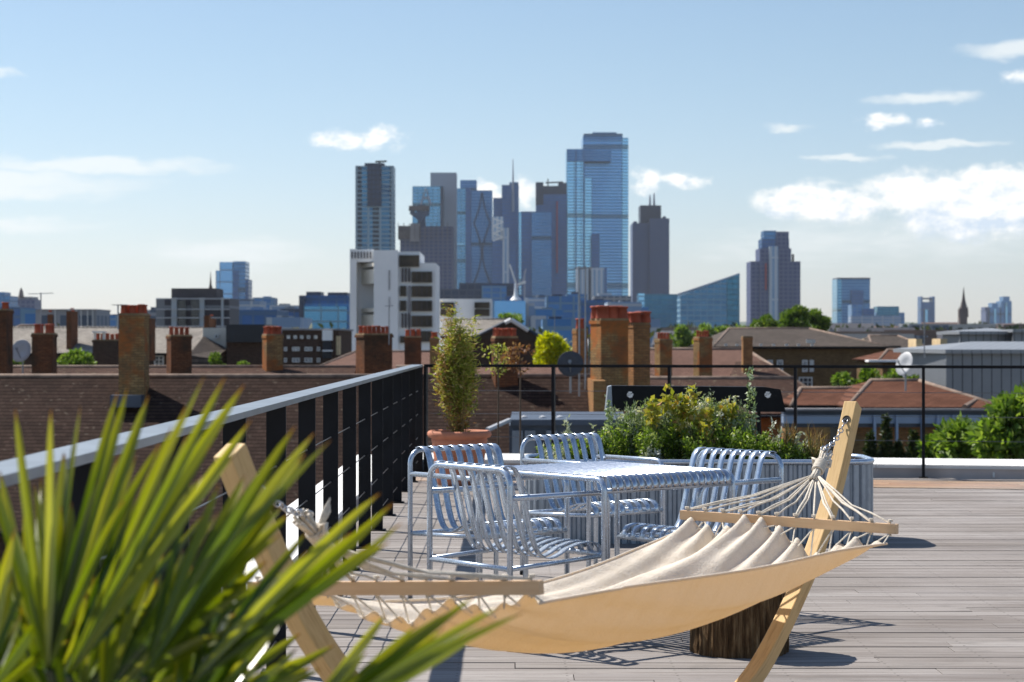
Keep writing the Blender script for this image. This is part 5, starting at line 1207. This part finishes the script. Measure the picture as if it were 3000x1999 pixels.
tb(T, 2199, 2345, 766, 1900, 'f_purple', 34); tb(T, 2226, 2318, 728, 1898, 'f_purple', 34, name='middle_step'); tb(T, 2232, 2312, 700, 1903, 'f_deep', 28, name='upper_step'); tb(T, 2238, 2274, 676, 1904, 'f_blue', 24, name='crown'); tb(T, 2274, 2311, 679, 1901, 'f_purple', 24, name='crown'); tb(T, 2254, 2280, 722, 1894, 'f_fins', 6, name='central_bay'); tb(T, 2242, 2246, 772, 1896, 'red_steel', 2, py1=850, name='red_stripe'); MB().tube([P(2323, 766, 1905) - T.location, P(2323, 745, 1905) - T.location], 1.2, 5).build('mast', MT['black'], T)
T = tower('office_tower', 'broad blue tower with a dark central slot, right of the stepped tower', 2500, 2600)
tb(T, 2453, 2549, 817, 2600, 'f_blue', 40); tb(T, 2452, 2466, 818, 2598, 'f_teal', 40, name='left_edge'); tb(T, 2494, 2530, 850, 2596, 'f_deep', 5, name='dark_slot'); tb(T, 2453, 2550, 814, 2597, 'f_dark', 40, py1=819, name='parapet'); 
T = tower('office_block', 'low pale blue block in front of the broad blue tower', 2530, 2300, 'office block'); tb(T, 2495, 2530, 893, 2300, 'f_lowblue', 25); tb(T, 2528, 2562, 904, 2298, 'f_deep', 25, name='right_wing'); tb(T, 2493, 2640, 925, 2290, 'f_pale', 20, name='podium')
T = tower('office_block', 'dark glass block on a pale podium right of the broad blue tower', 2602, 2350, 'office block'); tb(T, 2570, 2634, 898, 2350, 'f_tealbox', 25); tb(T, 2566, 2650, 916, 2352, 'f_lowblue', 25, name='lower_wing')
T = tower('far_tower', 'far tower with a notched crown between the glass blocks and the church spire', 2718, 3600); tb(T, 2700, 2737, 885, 3600, 'f_deep', 30); tb(T, 2698, 2703, 869, 3598, 'f_deep', 30, name='crown_horn'); tb(T, 2732, 2739, 869, 3598, 'f_deep', 30, name='crown_horn'); tb(T, 2702, 2735, 873, 3599, 'f_dark', 30, py1=877, name='crown_bridge'); tb(T, 2710, 2718, 905, 3595, 'f_light', 3, name='pale_panel')
T = tower('church_spire', 'sharp stone church spire on the horizon at the right', 2823, 1400, 'church')
MT['stone_dk'] = plain('dark_stone', (.10, .075, .07), .9, 0, .2, .1)
tb(T, 2812, 2834, 905, 1400, 'stone_dk', 6, name='belfry')
l = T.location; c0 = P(2823, 905, 1403) - l; MB().lathe([(2.7, 0), (1.3, 6), (.7, 10.), (.1, 15.5)], c0, 8).build('spire', MT['stone_dk'], T)
for x_ in (2811, 2835): MB().lathe([(.6, 0), (.5, 4), (.05, 8.)], P(x_, 930, 1401) - l, 6).build('pinnacle', MT['stone_dk'], T)
for k, (a, b_, y_, mt_) in enumerate(((2885, 2899, 900, 'f_purple'), (2900, 2930, 893, 'f_blue'), (2933, 2964, 874, 'f_blue'))):
    T = tower('far_tower', ('slender mushroom-topped far tower at the left of the last three', 'middle one of three far towers near the right edge', 'tallest of three far towers near the right edge')[k], (a + b_) / 2, 3800); tb(T, a + (3 if k == 0 else 0), b_ - (3 if k == 0 else 0), y_ + 8, 3800, mt_, 40); tb(T, a + (0 if k == 0 else 6), b_ - (0 if k == 0 else 6), y_ - (0 if k == 0 else 5), 3802, mt_, 30, py1=y_ + 10, name='top')
    if k: tb(T, (a + b_) / 2 - 3, (a + b_) / 2 + 3, y_ + 12, 3795, 'f_light', 3, name='pale_strip')
T = tower('glass_tower', 'lone pale blue glass tower with a darker right side, left of the white block', 680, 2000)
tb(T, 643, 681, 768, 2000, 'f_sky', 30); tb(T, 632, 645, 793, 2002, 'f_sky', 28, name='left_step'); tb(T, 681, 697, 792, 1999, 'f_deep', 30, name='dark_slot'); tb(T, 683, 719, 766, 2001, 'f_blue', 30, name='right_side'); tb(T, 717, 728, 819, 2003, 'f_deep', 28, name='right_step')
T = tower('office_building', 'wide blue glass office building left of the white concrete block', 945, 700, 'office block'); tb(T, 882, 1022, 890, 700, 'f_lowblue', 25); tb(T, 884, 1022, 866, 704, 'f_deep', 22, name='upper_floors'); tb(T, 897, 940, 855, 706, 'f_dark', 12, name='roof_plant'); tb(T, 960, 1018, 857, 706, 'f_dark', 12, name='roof_plant'); tb(T, 876, 890, 866, 698, 'f_dark', 25, name='left_slab'); tb(T, 888, 1016, 898, 698, 'f_teal', 4, py1=975, name='glass_front')
# brown mid-rise and left buildings
T = tower('council_block', 'dark brown brick slab with pale window bands below the thin church spire', 565, 330, 'flats'); tb(T, 457, 672, 874, 330, 'f_brown', 12); tb(T, 502, 634, 845, 334, 'conc_d', 8, name='roof_storey', py1=874)
for x0, x1 in ((502, 518), (584, 598), (648, 654)): tb(T, x0, x1, 873, 329.4, 'f_pale', 1, name='stair_bay')
for x0, x1 in ((522, 544), (560, 582)): tb(T, x0, x1, 880, 329.2, 'glass_d', .5, name='balcony_recess')
for y_ in (874, 905, 930, 955): tb(T, 457, 672, y_, 328.9, 'dish', .4, py1=y_ + 3, name='white_band')
T = tower('church_spire', 'thin dark church spire beside the brown slab roof', 617, 420, 'church'); MB().lathe([(.55, 0), (.25, 1.0), (.2, 1.5), (.02, 3.9)], P(617, 850, 420) - T.location, 8).build('spire', MT['stone_dk'], T); tb(T, 609, 625, 850, 419, 'stone_dk', 2, name='tower')
T = tower('far_tower', 'blue tower cut by the left edge of the view', 14, 1500); tb(T, -30, 28, 867, 1500, 'f_blue', 25); tb(T, -30, 12, 856, 1502, 'f_blue', 20, name='upper_step')
T = tower('far_tower', 'violet tower with a small pinnacle near the left edge', 72, 1700); tb(T, 43, 101, 878, 1700, 'f_purple', 25); tb(T, 52, 96, 870, 1702, 'f_lowgrey', 20, name='crown'); MB().lathe([(2.5, 0), (1.5, 6), (.1, 9)], P(62, 873, 1700) - T.location, 6).build('pinnacle', MT['stone_dk'], T)
T = tower('office_block', 'low dark block with white vertical strips right of the thin aerial', 200, 420, 'office block'); tb(T, 104, 283, 908, 420, 'f_lowgrey', 14, name='wall'); tb(T, 60, 110, 905, 424, 'f_lowblue', 12, name='left_wing'); 
for x_ in (160, 200, 222, 236, 255, 270): tb(T, x_, x_ + 2.5, 909, 419.5, 'window_w', .3, name='white_strip')
tb(T, 104, 283, 906, 419.6, 'conc', 15, py1=910, name='roof_edge')

# ---- white concrete block
T = tower('white_flats', 'big white concrete block of flats with balconies and brown windows in front of the skyline', 1150, 210, 'flats'); D = 210
def wb(px0, px1, py0, py1, d0, dep, mat='render_w', name='wall'): return tb(T, px0, px1, py0, D + d0, mat, dep, py1=py1, name=name)
wb(1095, 1166, 733, 1300, 0, 12); wb(1025, 1044, 730, 1300, 1.0, 10); wb(1044, 1095, 731, 768, 1.5, 10); wb(1044, 1095, 768, 1300, 3.6, 8, 'render_w', 'recess_wall'); 
for k in range(7): wb(1030 + k * 9, 1033 + k * 9, 738, 757, .9 if k < 2 else 1.4, .3, 'conc_d', 'vent_slot')
for y0, y1 in ((769, 848), (902, 968), (1010, 1080)):
    mb = MB(); D0 = D + .2; a = (Xp(1052, D0 + 4), D0 + 4); mb.prism([a, (Xp(1095, D0), D0), (Xp(1095, D0 + 5), D0 + 5), (a[0], D0 + 6)], Zp(y0 + 62, D), Zp(y0 + 20, D)); rel(mb, T).build('balcony', MT['render_c'], T)
    mb = MB(); mb.prism([a, (Xp(1095, D0), D0), (Xp(1095, D0 + 5), D0 + 5), (a[0], D0 + 6)], Zp(y0 + 12, D), Zp(y0 + 1, D)); rel(mb, T).build('balcony_roof', MT['render_c'], T)
wb(1166, 1230, 738, 1300, .4, 11, name='stair_wall'); wb(1230, 1277, 771, 1300, .4, 11, name='right_wall'); wb(1170, 1228, 748, 782, .1, .3, 'brown_panel', 'brown_window')
for y0, y1 in ((786, 826), (918, 960)):
    for k in range(3): wb(1176 + k * 10, 1181 + k * 10, y0, y1, .1, .3, 'conc_d', 'window_slot')
for y0, y1 in ((838, 868), (881, 911), (985, 1005)): wb(1172, 1190, y0, y1, .1, .3, 'brown_panel', 'brown_window')
for y0, y1 in ((796, 828), (838, 870), (881, 912), (925, 958), (970, 1002)):
    o = wb(1206, 1266, y0, y1, .1, .3, 'brown_panel', 'brown_window')
    for k in range(3): MB().box(((Xp(1221 + k * 15, D) - T.location.x), -.05, (Zp(y0, D) + Zp(y1, D)) / 2 - GZ), (.1, .1, (y1 - y0) / F * D)).build('mullion', MT['conc_d'], o)
wb(1196, 1202, 838, 1005, .2, .3, 'conc', 'shadow_joint'); wb(1139, 1142, 792, 850, -.1, .2, 'conc', 'drain_pipe')
for k in range(4): wb(1140 + k * 0.01, 1141.5, 870, 900, -.12, .2, 'conc', 'downpipe') if k == 0 else None
T2 = tower('low_flats', 'lower white-banded wing to the right of the white concrete block, seen past the bamboo', 1360, 225, 'flats'); tb(T2, 1277, 1440, 876, 225, 'render_w', 9, name='wall')
for x0, x1 in ((1290, 1330), (1390, 1434)):
    for y0, y1 in ((886, 903), (906, 926)): tb(T2, x0, x1, y0, 224.7, 'brown_panel', .4, py1=y1, name='brown_window')
T = tower('domed_hall', 'pale blue-grey hall with a white cone on its roof', 1500, 500, 'hall'); tb(T, 1437, 1540, 882, 500, 'f_sky', 20, name='wall'); tb(T, 1535, 1566, 888, 501, 'f_pale', 18, name='side_block'); tb(T, 1555, 1600, 925, 499, 'f_pale', 16, name='porch')
MB().lathe([(1.5, 0), (1.1, .5), (.5, 1.2), (.32, 3.2), (.25, 4.4)], P(1511, 880, 505) - T.location, 12).build('cone', MT['white'], T, smooth=True)
T = tower('tower_crane', 'distant red and white crane above the white cone', 1512, 900, 'crane'); l = T.location
MB().tube([P(1512, 980, 900) - l, P(1512, 830, 900) - l], .9, 4).build('mast', MT['red_steel'], T); MB().tube([P(1516, 845, 900) - l, P(1493, 775, 900) - l], .6, 4).build('jib', MT['white'], T); MB().tube([P(1512, 836, 900) - l, P(1540, 826, 900) - l], .8, 4).build('counter_jib', MT['white'], T)
T = tower('tower_crane', 'second small crane outlined against the navy tower', 1537, 950, 'crane'); l = T.location
MB().tube([P(1537, 960, 950) - l, P(1537, 795, 950) - l], .5, 4).build('mast', MT['core'], T); MB().tube([P(1531, 830, 950) - l, P(1541, 788, 950) - l], .5, 4).build('jib', MT['core'], T)
T = tower('dark_office_row', 'black glass office row at the foot of the towers behind the bamboo', 1420, 1300, 'office block'); tb(T, 1275, 1410, 847, 1300, 'f_dark', 30); tb(T, 1345, 1505, 830, 1304, 'f_dark', 30, name='rear_block'); tb(T, 1411, 1484, 838, 1298, 'f_lowblue', 25, name='glass_bay')
# ---- blocks at the foot of the skyline
rb = random.Random(21)
spec = [(1480, 1560, 868, 1000), (1540, 1610, 872, 950), (1600, 1690, 868, 900), (1660, 1720, 862, 1100), (1700, 1790, 880, 800), (1740, 1850, 868, 1250), (1780, 1880, 885, 700), (1560, 1650, 905, 600), (1590, 1700, 935, 420), (1830, 1900, 900, 900), (1880, 1935, 935, 420),
        (655, 760, 882, 900), (668, 812, 908, 500), (740, 800, 872, 1300), (790, 872, 895, 1100), (735, 880, 915, 700), (780, 880, 930, 420), (283, 345, 935, 1500), (430, 460, 908, 700), (100, 160, 925, 600), (0, 60, 900, 900), (300, 430, 925, 900), (820, 880, 905, 800)]
for i, (a, b_, y_, D_) in enumerate(spec):
    T = tower('city_block', 'nondescript blue-grey office block in the low band of city below the towers', (a + b_) / 2, D_, 'office block'); T['group'] = 'office blocks at the foot of the skyline'
    tb(T, a, b_, y_, D_, rb.choice(['f_lowblue', 'f_deep', 'f_dark', 'f_pale', 'f_lowblue', 'f_lowgrey']), 25, name='wall'); q = a + (b_ - a) * rb.uniform(.1, .5); tb(T, q, q + (b_ - a) * .35, y_ - rb.uniform(3, 8), D_ + 6, rb.choice(['f_dark', 'f_lowgrey', 'f_pale']), 10, py1=y_, name='roof_plant')
MT['rf1'] = plain('dull_red_roof', (.16, .10, .085), .9, 0, .2, .05); MT['rf2'] = plain('slate_town_roof', (.10, .10, .115), .9, 0, .2, .05); MT['wl1'] = plain('stock_brick_town_wall', (.20, .15, .12), .9, 0, .2, .05); MT['wl2'] = plain('pale_town_wall', (.46, .45, .43), .9, 0, .15, .05)
for i in range(120):
    D_ = 170 * (2600 / 170) ** (i / 119) * rb.uniform(.93, 1.08); x_ = rb.uniform(2420, 3080) if i % 3 else rb.uniform(-60, 2440)
    w_ = rb.uniform(9, 22) if D_ < 900 else rb.uniform(20, 60); top_px = rb.uniform(944, 968) if D_ > 700 else rb.uniform(957, 985) + 150 / D_ * 8
    if x_ < 2440 and D_ < 330: continue
    X_ = Xp(x_, D_); zt = Zp(top_px, D_); T = thing('town_house', 'small distant building in the hazy low city between the trees and the horizon', 'building', (X_, D_, GZ), rb.uniform(-.5, .5), 'small buildings of the low distant city')
    dp_ = w_ * .5; ht = zt - GZ; flat = rb.random() < .45; wm, rm = rb.choice(['wl1', 'wl2', 'wl1', 'f_lowgrey']), rb.choice(['rf1', 'rf2', 'rf2'])
    rise = 0 if flat else min(3.5, w_ * .2); mb = MB().prism([(-w_ / 2, 0), (w_ / 2, 0), (w_ / 2, dp_), (-w_ / 2, dp_)], 0, ht - rise, top=flat); mb.build('wall', MT[wm], T)
    if not flat:
        z0 = ht - rise; mb = MB(); A, B, C_, D2, E_, F2 = (-w_ / 2 - .3, -.3, z0), (w_ / 2 + .3, -.3, z0), (w_ / 2 + .3, dp_ / 2, ht), (-w_ / 2 - .3, dp_ / 2, ht), (w_ / 2 + .3, dp_ + .3, z0), (-w_ / 2 - .3, dp_ + .3, z0)
        mb.quad(A, B, C_, D2); mb.quad(E_, F2, D2, C_); mb.face((B, E_, C_)); mb.face((F2, A, D2)); mb.build('roof', MT[rm], T)
    nw = 5 if D_ < 900 else 8; mb = MB()
    for r_ in range(3):
        for k in range(nw): mb.box((-w_ / 2 + w_ * (k + .5) / nw, -.06, ht - rise - 2.0 - r_ * 3.1), (w_ / nw * .45, .1, 1.5))
    mb.build('window_row', MT['glass_l' if i % 3 == 0 else 'glass_d'], T)
# ---- ground, distant woods, hills
m, t, b = newmat('city_ground'); ps = t.pos(); n = t.noise(ps, .02, 6, .7); n2 = t.noise(ps, .004, 3)
P_(t, b, t.mix(t.smooth(n2, .4, .6), t.ramp(n, [(.35, (.03, .05, .02)), (.5, (.12, .11, .10)), (.65, (.22, .20, .19))]), t.ramp(n, [(.4, (.10, .095, .09)), (.6, (.20, .17, .15))])), .95); MT['ground'] = m
tag(MB().prism([(-9000, -200), (9000, -200), (9000, 14000), (-9000, 14000)], GZ - .5, GZ - .01).build('ground', MT['ground']), kind='structure')
m, t, b = newmat('wooded_hill'); n = t.noise(t.pos(), .012, 6, .7); P_(t, b, t.ramp(n, [(.35, (.02, .04, .02)), (.6, (.06, .09, .04)), (.72, (.22, .20, .18))]), .95); MT['hill'] = m
mb = MB(); rows = []; gh = random.Random(8)
for j, D_ in enumerate((4500, 5600, 6800, 8200)):
    row = []
    for k in range(161):
        X_ = -4200 + 8400 * k / 160; pxp = CX + X_ / D_ * F; top = 953 + 6 * math.sin(X_ / 900 + j) + 4 * math.sin(X_ / 260) + gh.uniform(-1.2, 1.2); f_ = (.0, .45, .9, 1.)[j]
        row.append((X_, D_, GZ + (Zp(top, 6800) - GZ) * f_ * (D_ / 6800)))
    rows.append(row)
mb.strip(rows); tag(mb.build('hills', MT['hill'], smooth=True), kind='structure')
# street tree masses between the houses
g = np.random.default_rng(9); N = 26000; Dd = 260 * (2400 / 260) ** g.random(N); cl_ = g.integers(0, 260, N); cD = 260 * (2400 / 260) ** g.random(260); cx_ = g.uniform(-.29, .29, 260); cr = g.uniform(6, 22, 260)
v = g.normal(size=(N, 3)); v /= np.linalg.norm(v, axis=1, keepdims=True); rad = cr[cl_][:, None] * g.random((N, 1)) ** .33
top = H + (999.5 - g.uniform(948, 962, 260)) / F * cD
C_ = np.stack([cx_[cl_] * cD[cl_], cD[cl_], top[cl_] - cr[cl_] * .55], 1) + v * rad * np.array([1, 1, .5])
tag(leaves('distant_street_trees', C_, v + g.normal(size=v.shape), (cD[cl_] * .0016 + .5) * g.uniform(.8, 1.6, N), (cD[cl_] * .0012 + .4), MT['tl_dark'], None, g), 'soft dark green mass of distant street trees in the low city', None, None, 'stuff')
# ---- haze: one closed box of thin even air
mb = MB(); mb.prism([(-10000, -400), (10000, -400), (10000, 14500), (-10000, 14500)], GZ - 2, 420, bottom=True); hz = weld(mb.build('haze', None)); m = bpy.data.materials.new('haze_air'); m.use_nodes = True; nt = m.node_tree; nt.nodes.remove(nt.nodes['Principled BSDF'])
pv = nt.nodes.new('ShaderNodeVolumePrincipled'); pv.inputs['Color'].default_value = (.86, .92, 1, 1); pv.inputs['Density'].default_value = HAZE; pv.inputs['Anisotropy'].default_value = .3; nt.links.new(pv.outputs[0], nt.nodes['Material Output'].inputs['Volume'])
hz.data.materials.append(m); tag(hz, 'thin pale summer haze over the city', None, None, 'stuff')
